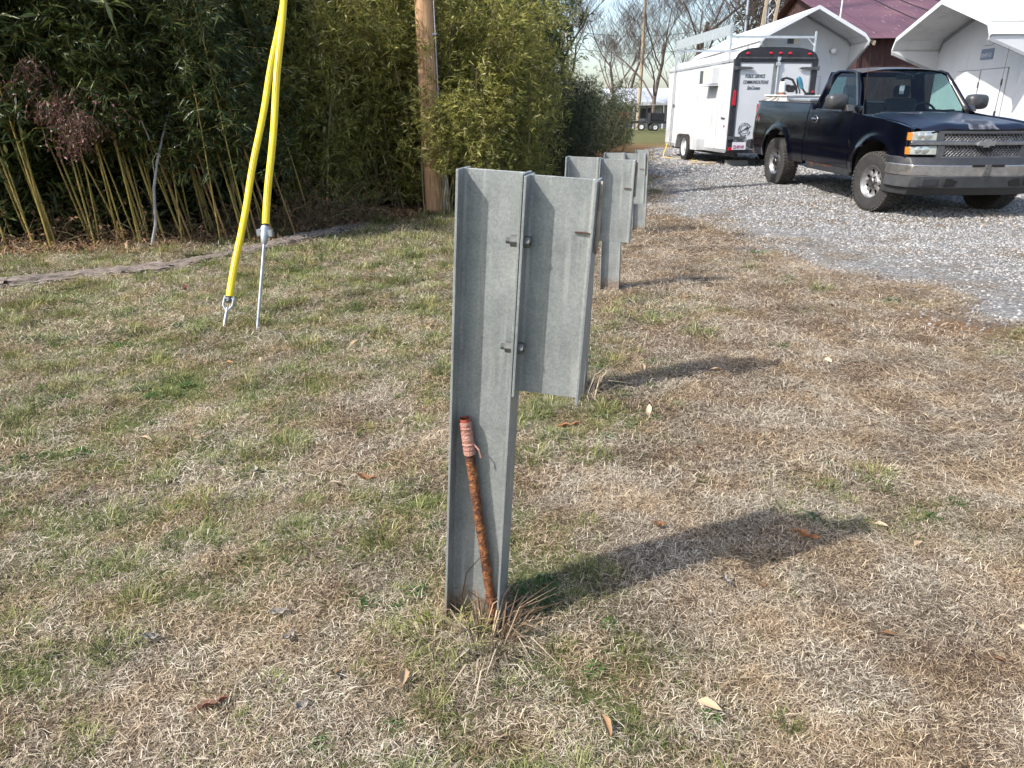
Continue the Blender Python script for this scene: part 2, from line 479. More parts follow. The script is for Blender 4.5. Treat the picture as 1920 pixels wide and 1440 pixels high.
EX = [-5.2, -4.1, -3.15, -2.75, -2.45, -2.05, -1.85]
EY = [5.6, 5.98, 6.75, 7.42, 8.08, 9.05, 9.7]
def edging_d(x, y):
    x = np.asarray(x, float); y = np.asarray(y, float); d = np.full(x.shape, 9.0)
    for k in range(6):
        ax, ay, bx, by = EX[k], EY[k], EX[k + 1], EY[k + 1]
        t = np.clip(((x - ax) * (bx - ax) + (y - ay) * (by - ay)) / ((bx - ax) ** 2 + (by - ay) ** 2), 0, 1)
        d = np.minimum(d, np.hypot(x - ax - t * (bx - ax), y - ay - t * (by - ay)))
    return d
def bare(x, y):
    return np.exp(-(((x - 2.75) / .55) ** 2 + ((y - 4.7) / .45) ** 2)) + .8 * np.exp(-(((x - 2.0) / .3) ** 2 + ((y - 3.9) / .2) ** 2))
def axis_steps(a0, a1, fine, b0, b1):
    xs = list(np.arange(a0, a1 + 1e-6, fine))
    s, x = fine, a1
    while x < b1:
        s *= 1.25; x = min(b1, x + s); xs.append(x)
    s, x = fine, a0
    lo = []
    while x > b0:
        s *= 1.25; x = max(b0, x - s); lo.append(x)
    return np.array(lo[::-1] + xs)

def sheet(xs, ys, zf):
    X, Y = np.meshgrid(xs, ys)
    V = np.stack([X, Y, zf(X, Y)], -1).reshape(-1, 3)
    nx, ny = len(xs), len(ys)
    I = np.arange(nx * ny).reshape(ny, nx)
    F = np.stack([I[:-1, :-1], I[:-1, 1:], I[1:, 1:], I[1:, :-1]], -1).reshape(-1, 4)
    return V, F

def ground_material():
    m = bpy.data.materials.new('lawn_soil')
    nt, p = nodes_of(m)
    geo = nt.nodes.new('ShaderNodeNewGeometry')
    def noise(s, d=8, r=.7):
        n = nt.nodes.new('ShaderNodeTexNoise'); n.inputs['Scale'].default_value = s; n.inputs['Detail'].default_value = d; n.inputs['Roughness'].default_value = r
        nt.links.new(geo.outputs['Position'], n.inputs['Vector']); return n
    def attr(k):
        a = nt.nodes.new('ShaderNodeAttribute'); a.attribute_name = k; return a
    def mix(f, a, b):
        x = nt.nodes.new('ShaderNodeMix'); x.data_type = 'RGBA'
        nt.links.new(f, x.inputs[0]); nt.links.new(a, x.inputs[6]); nt.links.new(b, x.inputs[7]); return x.outputs[2]
    n1 = noise(26); n2 = noise(70)
    thatch = ramp(nt, [(.25, (.06, .04, .028)), (.5, (.17, .125, .085)), (.75, (.31, .245, .17))]); nt.links.new(n1.outputs['Fac'], thatch.inputs[0])
    green = ramp(nt, [(.25, (.04, .045, .017)), (.5, (.10, .12, .04)), (.75, (.2, .2, .085))]); nt.links.new(n2.outputs['Fac'], green.inputs[0])
    lit = ramp(nt, [(.25, (.035, .02, .013)), (.5, (.12, .068, .035)), (.75, (.27, .17, .085))]); nt.links.new(n2.outputs['Fac'], lit.inputs[0])
    grav = ramp(nt, [(.3, (.10, .10, .10)), (.5, (.2, .2, .205)), (.7, (.34, .34, .345))]); nt.links.new(n2.outputs['Fac'], grav.inputs[0])
    soil = ramp(nt, [(.3, (.16, .085, .035)), (.7, (.36, .22, .11))]); nt.links.new(n1.outputs['Fac'], soil.inputs[0])
    c = mix(attr('green').outputs['Fac'], thatch.outputs[0], green.outputs[0])
    c = mix(attr('litter').outputs['Fac'], c, lit.outputs[0])
    c = mix(attr('soil').outputs['Fac'], c, soil.outputs[0])
    c = mix(attr('gravel').outputs['Fac'], c, grav.outputs[0])
    nt.links.new(c, p.inputs['Base Color'])
    setp(p, Roughness=.95)
    p.inputs['Specular IOR Level'].default_value = .1
    b = nt.nodes.new('ShaderNodeBump'); b.inputs['Strength'].default_value = .8; b.inputs['Distance'].default_value = .03
    nt.links.new(n2.outputs['Fac'], b.inputs['Height']); nt.links.new(b.outputs[0], p.inputs['Normal'])
    return m

xs = axis_steps(-8, 8, .11, -900, 900)
ys = axis_steps(-1.5, 16, .11, -300, 1800)
V, F = sheet(xs, ys, ground_z)
gd = gravel_d(V[:, 0], V[:, 1])
ld = litter_d(V[:, 0], V[:, 1])
gr = green_p(V[:, 0], V[:, 1])
far = np.clip((V[:, 1] - 28) / 6, 0, 1)
gr = gr * (1 - far) + far * .75
soil = np.exp(-((V[:, 1] - 26.6) / 1.6) ** 2) * (V[:, 0] > 1.5) * (V[:, 0] < 9) + .55 * np.exp(-(gd / .35) ** 2) * (V[:, 1] > 3) * vnoise(V[:, 0], V[:, 1], .5, 21)
me = raw_mesh('lawn', V, F, ground_material(), {
    'green': gr, 'litter': np.clip(np.clip(ld / .25 + .5, 0, 1) * (1 - far) + .9 * bare(V[:, 0], V[:, 1]), 0, 1), 'soil': np.clip(soil, 0, 1),
    'gravel': np.clip(gd / .5 + .15, 0, 1) * .8})
lawn = place('lawn', me, None); me.shade_smooth()
tag(lawn, kind='structure')

def gravel_material():
    m = bpy.data.materials.new('gravel_bed')
    nt, p = nodes_of(m)
    geo = nt.nodes.new('ShaderNodeNewGeometry')
    vo = nt.nodes.new('ShaderNodeTexVoronoi'); vo.inputs['Scale'].default_value = 42
    nz = nt.nodes.new('ShaderNodeTexNoise'); nz.inputs['Scale'].default_value = 1.3; nz.inputs['Detail'].default_value = 8
    for n in (vo, nz): nt.links.new(geo.outputs['Position'], n.inputs['Vector'])
    r = ramp(nt, [(0, (.08, .076, .07)), (.4, (.14, .135, .126)), (1, (.25, .243, .23))]); nt.links.new(vo.outputs['Color'], r.inputs[0])
    d = ramp(nt, [(.48, (1, 1, 1)), (.64, (.85, .66, .46))]); nt.links.new(nz.outputs['Fac'], d.inputs[0])
    mu = nt.nodes.new('ShaderNodeMix'); mu.data_type = 'RGBA'; mu.blend_type = 'MULTIPLY'; mu.inputs[0].default_value = 1
    nt.links.new(r.outputs[0], mu.inputs[6]); nt.links.new(d.outputs[0], mu.inputs[7]); nt.links.new(mu.outputs[2], p.inputs['Base Color'])
    setp(p, Roughness=.95)
    b = nt.nodes.new('ShaderNodeBump'); b.inputs['Strength'].default_value = 1; b.inputs['Distance'].default_value = .02
    nt.links.new(vo.outputs['Distance'], b.inputs['Height']); b.invert = True; nt.links.new(b.outputs[0], p.inputs['Normal'])
    return m
gxs = axis_steps(1.2, 8, .13, 1.0, 40); gys = axis_steps(2.5, 16, .13, -2, 28)
V, F = sheet(gxs, gys, lambda x, y: ground_z(x, y) + np.clip((gravel_d(x, y) - .28) * .08, -.06, .012))
tag(place('gravel_drive', raw_mesh('gravel_drive', V, F, gravel_material()), None), kind='structure')

# ------------------------------------------------------------------ scatter by geometry nodes (stuff only)
def scatter(name, P, rot, scl, idx, sources):
    n = len(P)
    me = bpy.data.meshes.new(name)
    me.vertices.add(n); me.vertices.foreach_set('co', np.asarray(P, np.float32).ravel())
    a = me.attributes.new('rot', 'FLOAT_VECTOR', 'POINT'); a.data.foreach_set('vector', np.asarray(rot, np.float32).ravel())
    a = me.attributes.new('scl', 'FLOAT', 'POINT'); a.data.foreach_set('value', np.asarray(scl, np.float32))
    a = me.attributes.new('idx', 'INT', 'POINT'); a.data.foreach_set('value', np.asarray(idx, np.int32))
    o = bpy.data.objects.new(name, me); col.objects.link(o)
    c = bpy.data.collections.new(name + '_pieces')
    for k, s in enumerate(sources):
        ob = bpy.data.objects.new('%s_piece_%02d' % (name, k), s)
        c.objects.link(ob)
    ng = bpy.data.node_groups.new(name, 'GeometryNodeTree')
    ng.interface.new_socket('Geometry', in_out='INPUT', socket_type='NodeSocketGeometry')
    ng.interface.new_socket('Geometry', in_out='OUTPUT', socket_type='NodeSocketGeometry')
    N, L = ng.nodes.new, ng.links.new
    gi, go = N('NodeGroupInput'), N('NodeGroupOutput')
    ci = N('GeometryNodeCollectionInfo'); ci.inputs['Collection'].default_value = c
    ci.inputs['Separate Children'].default_value = True; ci.inputs['Reset Children'].default_value = True
    iop = N('GeometryNodeInstanceOnPoints'); iop.inputs['Pick Instance'].default_value = True
    def na(k, t):
        q = N('GeometryNodeInputNamedAttribute'); q.data_type = t; q.inputs['Name'].default_value = k
        return next(s for s in q.outputs if s.enabled and s.name == 'Attribute')
    e2r = N('FunctionNodeEulerToRotation')
    L(gi.outputs[0], iop.inputs['Points']); L(ci.outputs[0], iop.inputs['Instance'])
    L(na('idx', 'INT'), iop.inputs['Instance Index']); L(na('scl', 'FLOAT'), iop.inputs['Scale'])
    L(na('rot', 'FLOAT_VECTOR'), e2r.inputs[0]); L(e2r.outputs[0], iop.inputs['Rotation'])
    L(iop.outputs[0], go.inputs[0])
    md = o.modifiers.new('scatter', 'NODES'); md.node_group = ng
    return tag(o, kind='stuff')

def blades(P, az, e0, e1, Ln, W, c):
    """numpy strips of two quads per blade"""
    n = len(P)
    d = np.stack([np.cos(az), np.sin(az)], -1)
    s = np.stack([-np.sin(az), np.cos(az), np.zeros(n)], -1)
    mid = P + np.concatenate([d * (Ln * .5 * np.cos(e0))[:, None], (Ln * .5 * np.sin(e0))[:, None]], 1)
    tip = mid + np.concatenate([d * (Ln * .5 * np.cos(e1))[:, None], (Ln * .5 * np.sin(e1))[:, None]], 1)
    w = (W * .5)[:, None]
    V = np.stack([P - s * w * .8, P + s * w * .8, mid + s * w, mid - s * w, tip + s * w * .15, tip - s * w * .15], 1).reshape(-1, 3)
    b = np.arange(n)[:, None] * 6
    F = np.concatenate([b + [0, 1, 2, 3], b + [3, 2, 4, 5]], 0)
    return V, F, np.repeat(c, 6)

def blade_mesh(name, parts, mat):
    Vs, Fs, Cs, o = [], [], [], 0
    for V, F, C in parts:
        Vs.append(V); Fs.append(F + o); Cs.append(C); o += len(V)
    return raw_mesh(name, np.concatenate(Vs), np.concatenate(Fs), mat, {'c': np.concatenate(Cs)})

def thatch_mesh(k, n=480, rad=.15, straight=None):
    r = np.sqrt(rng.random(n)) * rad; t = rng.random(n) * 2 * np.pi
    P = np.stack([r * np.cos(t), r * np.sin(t), rng.random(n) ** 2 * .02 + .001], -1)
    if straight is None:
        az = rng.random(n) * 2 * np.pi; Ln = rng.uniform(.015, .055, n)
        e0 = rng.normal(.16, .28, n); e1 = rng.normal(-.12, .3, n)
    else:
        az = rng.normal(straight, .75, n); Ln = rng.uniform(.03, .09, n)
        e0 = rng.normal(.16, .15, n); e1 = rng.normal(-.1, .2, n)
    c = np.clip(rng.beta(1.15, 1.45, n) + (P[:, 2] - .006) * 14, 0, 1)
    return blade_mesh('thatch_%d' % k, [blades(P, az, np.clip(e0, -.1, 1.2), e1, Ln, rng.uniform(.0009, .0024, n), c)], M['thatch'])

def tuft_mesh(k, n=70, rad=.035, h=.075):
    r = np.sqrt(rng.random(n)) * rad; t = rng.random(n) * 2 * np.pi
    P = np.stack([r * np.cos(t), r * np.sin(t), np.zeros(n)], -1)
    az = t + rng.normal(0, .7, n)
    e0 = rng.uniform(.45, 1.4, n); e1 = e0 - rng.uniform(.3, 1.5, n)
    c = np.clip(rng.beta(2, 2.6, n) + .25 * (rng.random(n) < .12), 0, 1)
    return blade_mesh('tuft_%d' % k, [blades(P, az, e0, e1, rng.uniform(.45, 1.15, n) * h, rng.uniform(.0018, .0034, n), c)], M['grass'])

def sparse_green(k, n=110, rad=.15):
    r = np.sqrt(rng.random(n)) * rad; t = rng.random(n) * 2 * np.pi
    P = np.stack([r * np.cos(t), r * np.sin(t), np.zeros(n)], -1)
    az = rng.random(n) * 2 * np.pi
    e0 = rng.uniform(.3, 1.4, n); e1 = e0 - rng.uniform(.2, 1.3, n)
    return blade_mesh('sparse_green_%d' % k, [blades(P, az, e0, e1, rng.uniform(.02, .055, n), rng.uniform(.0014, .003, n), rng.beta(2, 2.4, n))], M['grass'])

def weed_mesh(k, n=90, rad=.05):
    r = np.sqrt(rng.random(n)) * rad; t = rng.random(n) * 2 * np.pi
    P = np.stack([r * np.cos(t), r * np.sin(t), .004 + .022 * rng.random(n) * (1 - r / rad * .6)], -1)
    return blade_mesh('weed_%d' % k, [blades(P, rng.random(n) * 6.28, rng.normal(.25, .3, n), rng.normal(-.1, .3, n), rng.uniform(.010, .02, n), rng.uniform(.006, .011, n), rng.beta(2, 2, n))], M['clover'])

def litter_mesh(k, n=60, rad=.16):
    r = np.sqrt(rng.random(n)) * rad; t = rng.random(n) * 2 * np.pi
    P = np.stack([r * np.cos(t), r * np.sin(t), .004 + .03 * rng.random(n)], -1)
    return blade_mesh('litter_%d' % k, [blades(P, rng.random(n) * 6.28, rng.normal(.2, .45, n), rng.normal(-.2, .45, n), rng.uniform(.04, .11, n), rng.uniform(.008, .022, n), rng.beta(2, 2, n))], M['leafdry'])

def in_view(x, y, pad=1.4):
    return np.abs(x) < .72 * y + pad

def jitter(y0, y1, s):
    gx, gy = np.meshgrid(np.arange(-13, 13, s), np.arange(y0, y1, s))
    x = (gx + rng.uniform(-.5, .5, gx.shape) * s).ravel(); y = (gy + rng.uniform(-.5, .5, gy.shape) * s).ravel()
    k = in_view(x, y)
    return x[k], y[k]

T = [thatch_mesh(k) for k in range(6)] + [thatch_mesh(6 + k, 230, .16, 0.0) for k in range(2)]
X, Y, S = [], [], []
for y0, y1, s, sc in ((.55, 2.5, .072, .66), (2.5, 4.2, .098, .9), (4.2, 7.5, .15, 1.2), (7.5, 13, .24, 1.8)):
    x, y = jitter(y0, y1, s); X.append(x); Y.append(y); S.append(np.full(len(x), sc))
X, Y, S = map(np.concatenate, (X, Y, S))
gdn = gravel_d(X, Y)
keep = (litter_d(X, Y) < .05) & (rng.random(len(X)) > np.clip(gdn / .8 + .4, 0, .985)) & (rng.random(len(X)) > .42 * green_p(X, Y)) & ((edging_d(X, Y) > .17) | (rng.random(len(X)) < .3)) & (rng.random(len(X)) > .8 * bare(X, Y)) & (rng.random(len(X)) > .35 * (vnoise(X, Y, .25, 71) > .78))
X, Y, S = X[keep], Y[keep], S[keep]
n = len(X)
straw = (vnoise(X, Y, .8, 31) + .35 * np.clip((X - .5) / 1.5, -1, 1) > .8)
idx = np.where(straw & (rng.random(n) < .75), 6 + rng.integers(0, 2, n), rng.integers(0, 6, n))
rz = np.where(idx >= 6, -.55 + (vnoise(X, Y, .6, 33) - .5) * 2.6 + rng.normal(0, .5, n) + np.pi * rng.integers(0, 2, n), rng.random(n) * 6.283)
scatter('dead_grass', np.stack([X, Y, ground_z(X, Y)], -1), np.stack([rng.normal(0, .06, n), rng.normal(0, .06, n), rz], -1), S * rng.uniform(.85, 1.2, n), idx, T)
tag(bpy.data.objects['dead_grass'], 'dry tan dead grass matted over the lawn', 'grass')

G = [tuft_mesh(k, 80 + 25 * k, .035 + .014 * k, .058 + .012 * k) for k in range(4)] + [sparse_green(k) for k in range(3)] + [weed_mesh(k) for k in range(3)]
X, Y, S = [], [], []
for y0, y1, s, sc in ((.55, 2.4, .085, .66), (2.4, 4.2, .10, .85), (4.2, 7.5, .13, 1.1), (7.5, 13, .2, 1.6)):
    x, y = jitter(y0, y1, s); X.append(x); Y.append(y); S.append(np.full(len(x), sc))
X, Y, S = map(np.concatenate, (X, Y, S))
gp = green_p(X, Y)
keep = (litter_d(X, Y) < 0) & (rng.random(len(X)) < gp ** 1.5 * .95 + .012) & (gravel_d(X, Y) < .05) & (edging_d(X, Y) > .2)
X, Y, S, gp = X[keep], Y[keep], S[keep], gp[keep]
n = len(X)
u = rng.random(n)
idx = np.where(u < .27, rng.integers(0, 4, n), np.where(u < np.where(X > .3, .72, .93), 4 + rng.integers(0, 3, n), 7 + rng.integers(0, 3, n)))
scatter('green_grass', np.stack([X, Y, ground_z(X, Y)], -1), np.stack([rng.normal(0, .08, n), rng.normal(0, .08, n), rng.random(n) * 6.283], -1), S * rng.uniform(.7, 1.25, n), idx, G)
tag(bpy.data.objects['green_grass'], 'short green grass tufts and weeds among the dead grass', 'grass')

# leaf litter below the bamboo
Lm = [litter_mesh(k) for k in range(4)]
x, y = jitter(7, 13, .17)
k = (litter_d(x, y) > -.12 - .5 * rng.random(len(x)) ** 3) & (y < np.interp(x, LX, LY) + 2.5)
x, y = x[k], y[k]; n = len(x)
scatter('leaf_litter', np.stack([x, y, ground_z(x, y)], -1), np.stack([np.zeros(n), np.zeros(n), rng.random(n) * 6.283], -1), rng.uniform(.8, 1.3, n), rng.integers(0, 4, n), Lm)
tag(bpy.data.objects['leaf_litter'], 'brown fallen leaves covering the ground under the bamboo', 'leaves')
# thin leaves blown over the lawn
n = 170
x = rng.uniform(-4, 3.2, n); y = rng.uniform(1.2, 7.5, n)
Lt = []
for q in range(3):
    lf_ = .018 + .006 * q; w_ = .005 + .003 * q
    Lt.append(raw_mesh('stray_%d' % q, [(-lf_, 0, .016), (-.4 * lf_, w_, .024), (.35 * lf_, .8 * w_, .021), (lf_, .002, .012), (.3 * lf_, -.9 * w_, .023), (-.45 * lf_, -.8 * w_, .019)], [(0, 1, 2, 3), (0, 3, 4, 5)], M['leafdry'], {'c': np.full(6, .35 + .28 * q)}))
k = (gravel_d(x, y) < 0) & (litter_d(x, y) < 0)
x, y = x[k], y[k]; n = len(x)
scatter('stray_leaves', np.stack([x, y, ground_z(x, y) + .008], -1), np.stack([rng.normal(0, .3, n), rng.normal(0, .3, n), rng.random(n) * 6.283], -1), rng.uniform(.6, 1.3, n), rng.integers(0, 3, n), Lt)
tag(bpy.data.objects['stray_leaves'], 'small dry leaf scraps scattered over the lawn', 'leaves')

# gravel stones
def stonemat():
    m = bpy.data.materials.new('gravel_stone')
    nt, p = nodes_of(m)
    oi = nt.nodes.new('ShaderNodeObjectInfo')
    r = ramp(nt, [(0, (.12, .118, .115)), (.3, (.19, .188, .183)), (.65, (.275, .272, .265)), (.9, (.4, .395, .385)), (1, (.3, .24, .18))])
    nt.links.new(oi.outputs['Random'], r.inputs[0]); nt.links.new(r.outputs[0], p.inputs['Base Color']); setp(p, Roughness=.9)
    return m
SM = stonemat()
def stone_mesh(k):
    b = bmesh.new(); bmesh.ops.create_icosphere(b, subdivisions=1, radius=1)
    s = (random.uniform(.8, 1.2), random.uniform(.6, .9), random.uniform(.4, .65))
    for v in b.verts:
        v.co = Vector((v.co.x * s[0], v.co.y * s[1], v.co.z * s[2])) * random.uniform(.78, 1.15)
    me = bpy.data.meshes.new('stone_%d' % k); b.to_mesh(me); b.free(); me.materials.append(SM); return me
St = [stone_mesh(k) for k in range(6)]
Xs, Ys, Ss = [], [], []
for x0, x1, y0, y1, dens, s0 in ((1.3, 8, 2.6, 9, 1350, .0098), (1.3, 11, 9, 15, 850, .0132), (2.0, 12.5, 15, 27, 330, .021)):
    n = int((x1 - x0) * (y1 - y0) * dens)
    x = rng.uniform(x0, x1, n); y = rng.uniform(y0, y1, n)
    g_ = gravel_d(x, y)
    k = in_view(x, y, 1.0) & (rng.random(n) < np.clip(g_ / .9 + .5, 0.0, 1) ** 1.9)
    Xs.append(x[k]); Ys.append(y[k]); Ss.append(s0 * rng.lognormal(0, .3, k.sum()))
X, Y, S = map(np.concatenate, (Xs, Ys, Ss)); n = len(X)
scatter('gravel_stones', np.stack([X, Y, ground_z(X, Y) + .010 * np.clip(gravel_d(X, Y) - .25, 0, 1) + S * .3], -1), rng.uniform(-.6, .6, (n, 3)) + np.stack([np.zeros(n), np.zeros(n), rng.random(n) * 6.28], -1), S, rng.integers(0, 6, n), St)
tag(bpy.data.objects['gravel_stones'], 'crushed grey gravel stones covering the driveway', 'gravel')

# ------------------------------------------------------------------ guardrail posts
def ibeam(depth, width, z0, z1, x0=0.0, tf=.0062, tw=.0055):
    """I section: web along x from x0 to x0 + depth, flanges across y"""
    a, b, w, t = x0, x0 + depth, width / 2, tw / 2
    r = .009
    poly = [(a, -w), (a + tf, -w), (a + tf, -t - r), (a + tf + r * .3, -t - r * .3), (a + tf + r, -t),
            (b - tf - r, -t), (b - tf - r * .3, -t - r * .3), (b - tf, -t - r), (b - tf, -w), (b, -w), (b, w), (b - tf, w),
            (b - tf, t + r), (b - tf - r * .3, t + r * .3), (b - tf - r, t), (a + tf + r, t), (a + tf + r * .3, t + r * .3), (a + tf, t + r), (a + tf, w), (a, w)]
    return MB().prism(poly, 'z', z0, z1)

def bolt_mesh(axis_len=.07):
    b = MB()
    hexa = [(.0145 * math.cos(R(60 * k)), .0145 * math.sin(R(60 * k))) for k in range(6)]
    b.prism(hexa, 'x', -.018, 0)
    b.tube([(-.029, 0, 0), (.03, 0, 0)], .0075, 10)
    b.prism(hexa, 'x', .0135, .027)
    return b

RZ = R(-12.5)
def guard_post(label, loc, h, lean, block, bolts, nail=None, strap=False, tilt=0):
    t = thing('guardrail_post', label, 'post', loc, (tilt, lean, RZ), 'steel guardrail posts beside the drive')
    ibeam(.150, .100, -.35, h, -.075).build('post', M['galv'], t, bevel=.0012)
    if block:
        ibeam(.158, .100, h - block - .004, h - .004, .0765).build('blockout', M['galv'], t, bevel=.0012)
    for z in bolts:
        o = bolt_mesh().build('bolt', M['bolt'], t, bevel=.0015); o.location = (.069, -.03, z)
    if nail:
        o = MB().tube([(0, 0, 0), (.022, -.002, .001), (.034, -.003, -.001)], .0022, 6).build('nail', M['nail'], t); o.location = (.19, -.006, nail)
    if strap:
        s = MB()
        pts = []
        for k in range(25):
            a = 2 * math.pi * k / 24
            pts.append((0, .012 * math.cos(a), .055 * math.sin(a) + (.02 if math.sin(a) > 0 else -.02)))
        s.tube(pts, .004, 6, caps=False)
        o = s.build('strap', M['strap'], t, smooth=True); o.location = (.240, -.012, h - .085)
    return t
guard_post('nearest tall galvanised guardrail post with a long steel blockout and rusty pipe', (-.101, 1.728, 0), 1.195, R(3.1), .508, (1.048, .800), 1.075, True)
guard_post('second galvanised guardrail post, its foot hidden behind the nearest blockout', (.291, 3.5, 0), 1.128, R(1.6), .365, (1.0, .82), 1.0, True)
guard_post('third galvanised guardrail post with a short blockout, standing alone on dead grass', (.773, 5.812, 0), 1.036, R(-.5), .365, (.92, .76), .92, True)
guard_post('farthest galvanised guardrail post without a blockout at the gravel edge', (1.475, 8.787, 0), .925, R(-.6), 0, ())

# rusty pipe leaning in the nearest post
pipe = thing('rusty_pipe', 'short rusty steel pipe with pink tape leaning in the nearest post', 'pipe', (-.055, 1.688, 0))
a, b = Vector((.012, .01, -.05)), Vector((-.062, .018, .60))
d = b - a
def along(s): return a + d * s
ring = [along(s) for s in np.linspace(0, 1, 30)]
pm = MB().tube([p + Vector((random.uniform(-1, 1), random.uniform(-1, 1), 0)) * .0004 for p in ring], [.0122 + random.uniform(-.0005, .0005) for _ in ring], 14, caps=False)
pm.tube([along(1.0), along(.985)], [.0122, .0098], 14, caps=False).tube([along(1.0), along(.7)], .0098, 14, caps=False)
pm.build('pipe', M['rust'], pipe, smooth=True)
tp = MB()
zz = np.linspace(.855, .992, 26)
tp.tube([along(s) for s in zz], [.0142 + .0008 * ((k % 4) == 0) + .0006 * (k % 3) for k in range(26)], 16, caps=False)
tp.build('tape', M['tape'], pipe, smooth=True)
MB().tube([along(.9) + Vector((.015, -.006, 0)), along(.885) + Vector((.026, -.012, -.004)), along(.862) + Vector((.029, -.012, -.01))], .0022, 5).build('tape_end', M['tape'], pipe)
MB().tube([along(.985), along(1.004)], [.0136, .0132], 16, caps=False).build('red_end', M['redpaint'], pipe, smooth=True)

# long grass growing at the post feet
def long_tuft(name, label, cx, cy, n, h, rad, mat, lean=0):
    r_ = np.sqrt(rng.random(n)) * rad; t_ = rng.random(n) * 6.283
    P = np.stack([r_ * np.cos(t_), r_ * np.sin(t_), np.zeros(n)], -1)
    e0 = rng.uniform(.5, 1.4, n); e1 = e0 - rng.uniform(.4, 1.8, n)
    az = t_ + rng.normal(0, .6, n) + lean
    me = blade_mesh(name, [blades(P, az, e0, e1, rng.uniform(.5, 1.1, n) * h, rng.uniform(.002, .004, n), rng.beta(2, 2, n))], mat)
    o = place(name, me, None); o.location = (cx, cy, float(ground_z(cx, cy)))
    return tag(o, label, 'grass', kind='stuff')
long_tuft('grass_clump', 'green grass clump at the foot of the nearest post', -.17, 1.62, 170, .12, .085, M['grass'])
long_tuft('grass_clump', 'straw coloured grass clump right of the rusty pipe foot', -.05, 1.60, 110, .24, .06, M['thatch'], -.6)
long_tuft('grass_clump', 'straw and green grass clump under the nearest blockout', .36, 3.42, 60, .26, .05, M['thatch'])
long_tuft('grass_clump', 'dark green weed clump in the shade of the nearest post', .06, 1.80, 160, .06, .06, M['clover'])
sl = MB().tube([(-.125, 1.70, 0), (-.135, 1.69, .09), (-.12, 1.685, .17), (-.085, 1.683, .215), (-.07, 1.683, .22)], [.0018, .0016, .0014, .001, .0006], 5)
tag(sl.build('grass_stalk', M['thatch'], None, smooth=True), 'thin dry grass stalk arching beside the rusty pipe', 'stalk')

# ------------------------------------------------------------------ guy wires
PX, PY = -1.05, 10.40
PZ = float(gz(PY))
def guy(label, base, top, eye, g0, g1):
    A, B = Vector(base), Vector(top)
    d = (B - A); L = d.length; d.normalize()
    t = thing('guy_wire', label, 'guy wire', A)
    P = lambda s: d * s
    MB().tube([P(eye + .05), P(L)], .005, 6).build('wire', M['wire'], t)
    MB().tube([P(-.25), P(eye)], .0098, 10).build('anchor_rod', M['bright_galv'], t, smooth=True)
    side = d.cross(Vector((0, 1, 0))).normalized()
    fr = d.cross(side)
    y = MB()
    n = 26
    y.tube([P(g0 + (g1 - g0) * k / (n - 1)) + side * .004 * math.sin(k * .9) for k in range(n)], [.0235 if k < 3 else .0228 for k in range(n)], 16, caps=False)
    y.tube([P(g1), P(g0)], .0195, 16, caps=False)
    y.build('guard', M['yellow'], t, smooth=True)
    MB().tube([P(g0 + .01) - fr * .0232 * math.copysign(1, fr.y), P(g1) - fr * .0232 * math.copysign(1, fr.y)], .0012, 4).build('seam', M['dirt_line'], t)
    return t, P, side, fr
tl, P, side, fr = guy('left yellow guy guard ending at an open clevis low over the grass', (-1.886, 4.725, 0), (PX, PY - .14, 8.35), .13, .205, 3.0)
e = MB()
pts = [P(.105), P(.125) + side * .016, P(.145) + side * .030, P(.185) + side * .030, P(.21) + side * .027]
e.tube(pts, .0075, 8); e.tube([P(.105), P(.125) - side * .016, P(.145) - side * .030, P(.185) - side * .030, P(.21) - side * .027], .0075, 8)
e.tube([P(.195) - side * .036, P(.195) + side * .036], .008, 8)
e.build('clevis', M['bright_galv'], tl, smooth=True)
MB().tube([P(.17), P(.215)], .016, 10).build('thimble', M['hinge'], tl, smooth=True)
tr, P, side, fr = guy('right yellow guy guard on a long steel anchor rod with a cast wire grip', (-1.628, 4.598, 0), (PX, PY - .14, 11.8), .60, .705, 3.6)
c = MB()
c.tube([P(.575), P(.59), P(.615), P(.665), P(.69)], [.013, .022, .026, .033, .028], 10)
c.box((-.012, -.02, -.02), (.012, .02, .02), Matrix.Translation(P(.65) + side * .036)).box((-.012, -.02, -.02), (.012, .02, .02), Matrix.Translation(P(.65) - side * .036))
c.build('wire_grip', M['bright_galv'], tr, smooth=True)
MB().tube([P(.69), P(.707)], .018, 10).build('collar', M['black'], tr)

# ------------------------------------------------------------------ utility pole
up = thing('utility_pole', 'orange-brown wooden utility pole rising out of the leafy bamboo', 'pole', (PX, PY, PZ), (0, R(-1.2), 0))
zz = np.linspace(-.3, 12.4, 40)
MB().tube([(.004 * math.sin(z * 3), .004 * math.cos(z * 2.3), z) for z in zz], [.130 - .0042 * z for z in zz], 20).build('pole', M['wood_pole'], up, smooth=True)
MB().tube([(.19, -.02, -.2), (.185, -.02, .2), (.17, -.02, .62)], .034, 12).build('conduit', M['conduit'], up, smooth=True)
MB().tube([(.13, -.06, -.1), (.128, -.06, 4), (.09, -.05, 9)], .007, 6).build('ground_wire', M['conduit'], up)
for z in (.9, 2.2, 3.6):
    MB().box((.08, -.075, z), (.15, -.045, z + .02)).build('conduit_strap', M['bright_galv'], up)

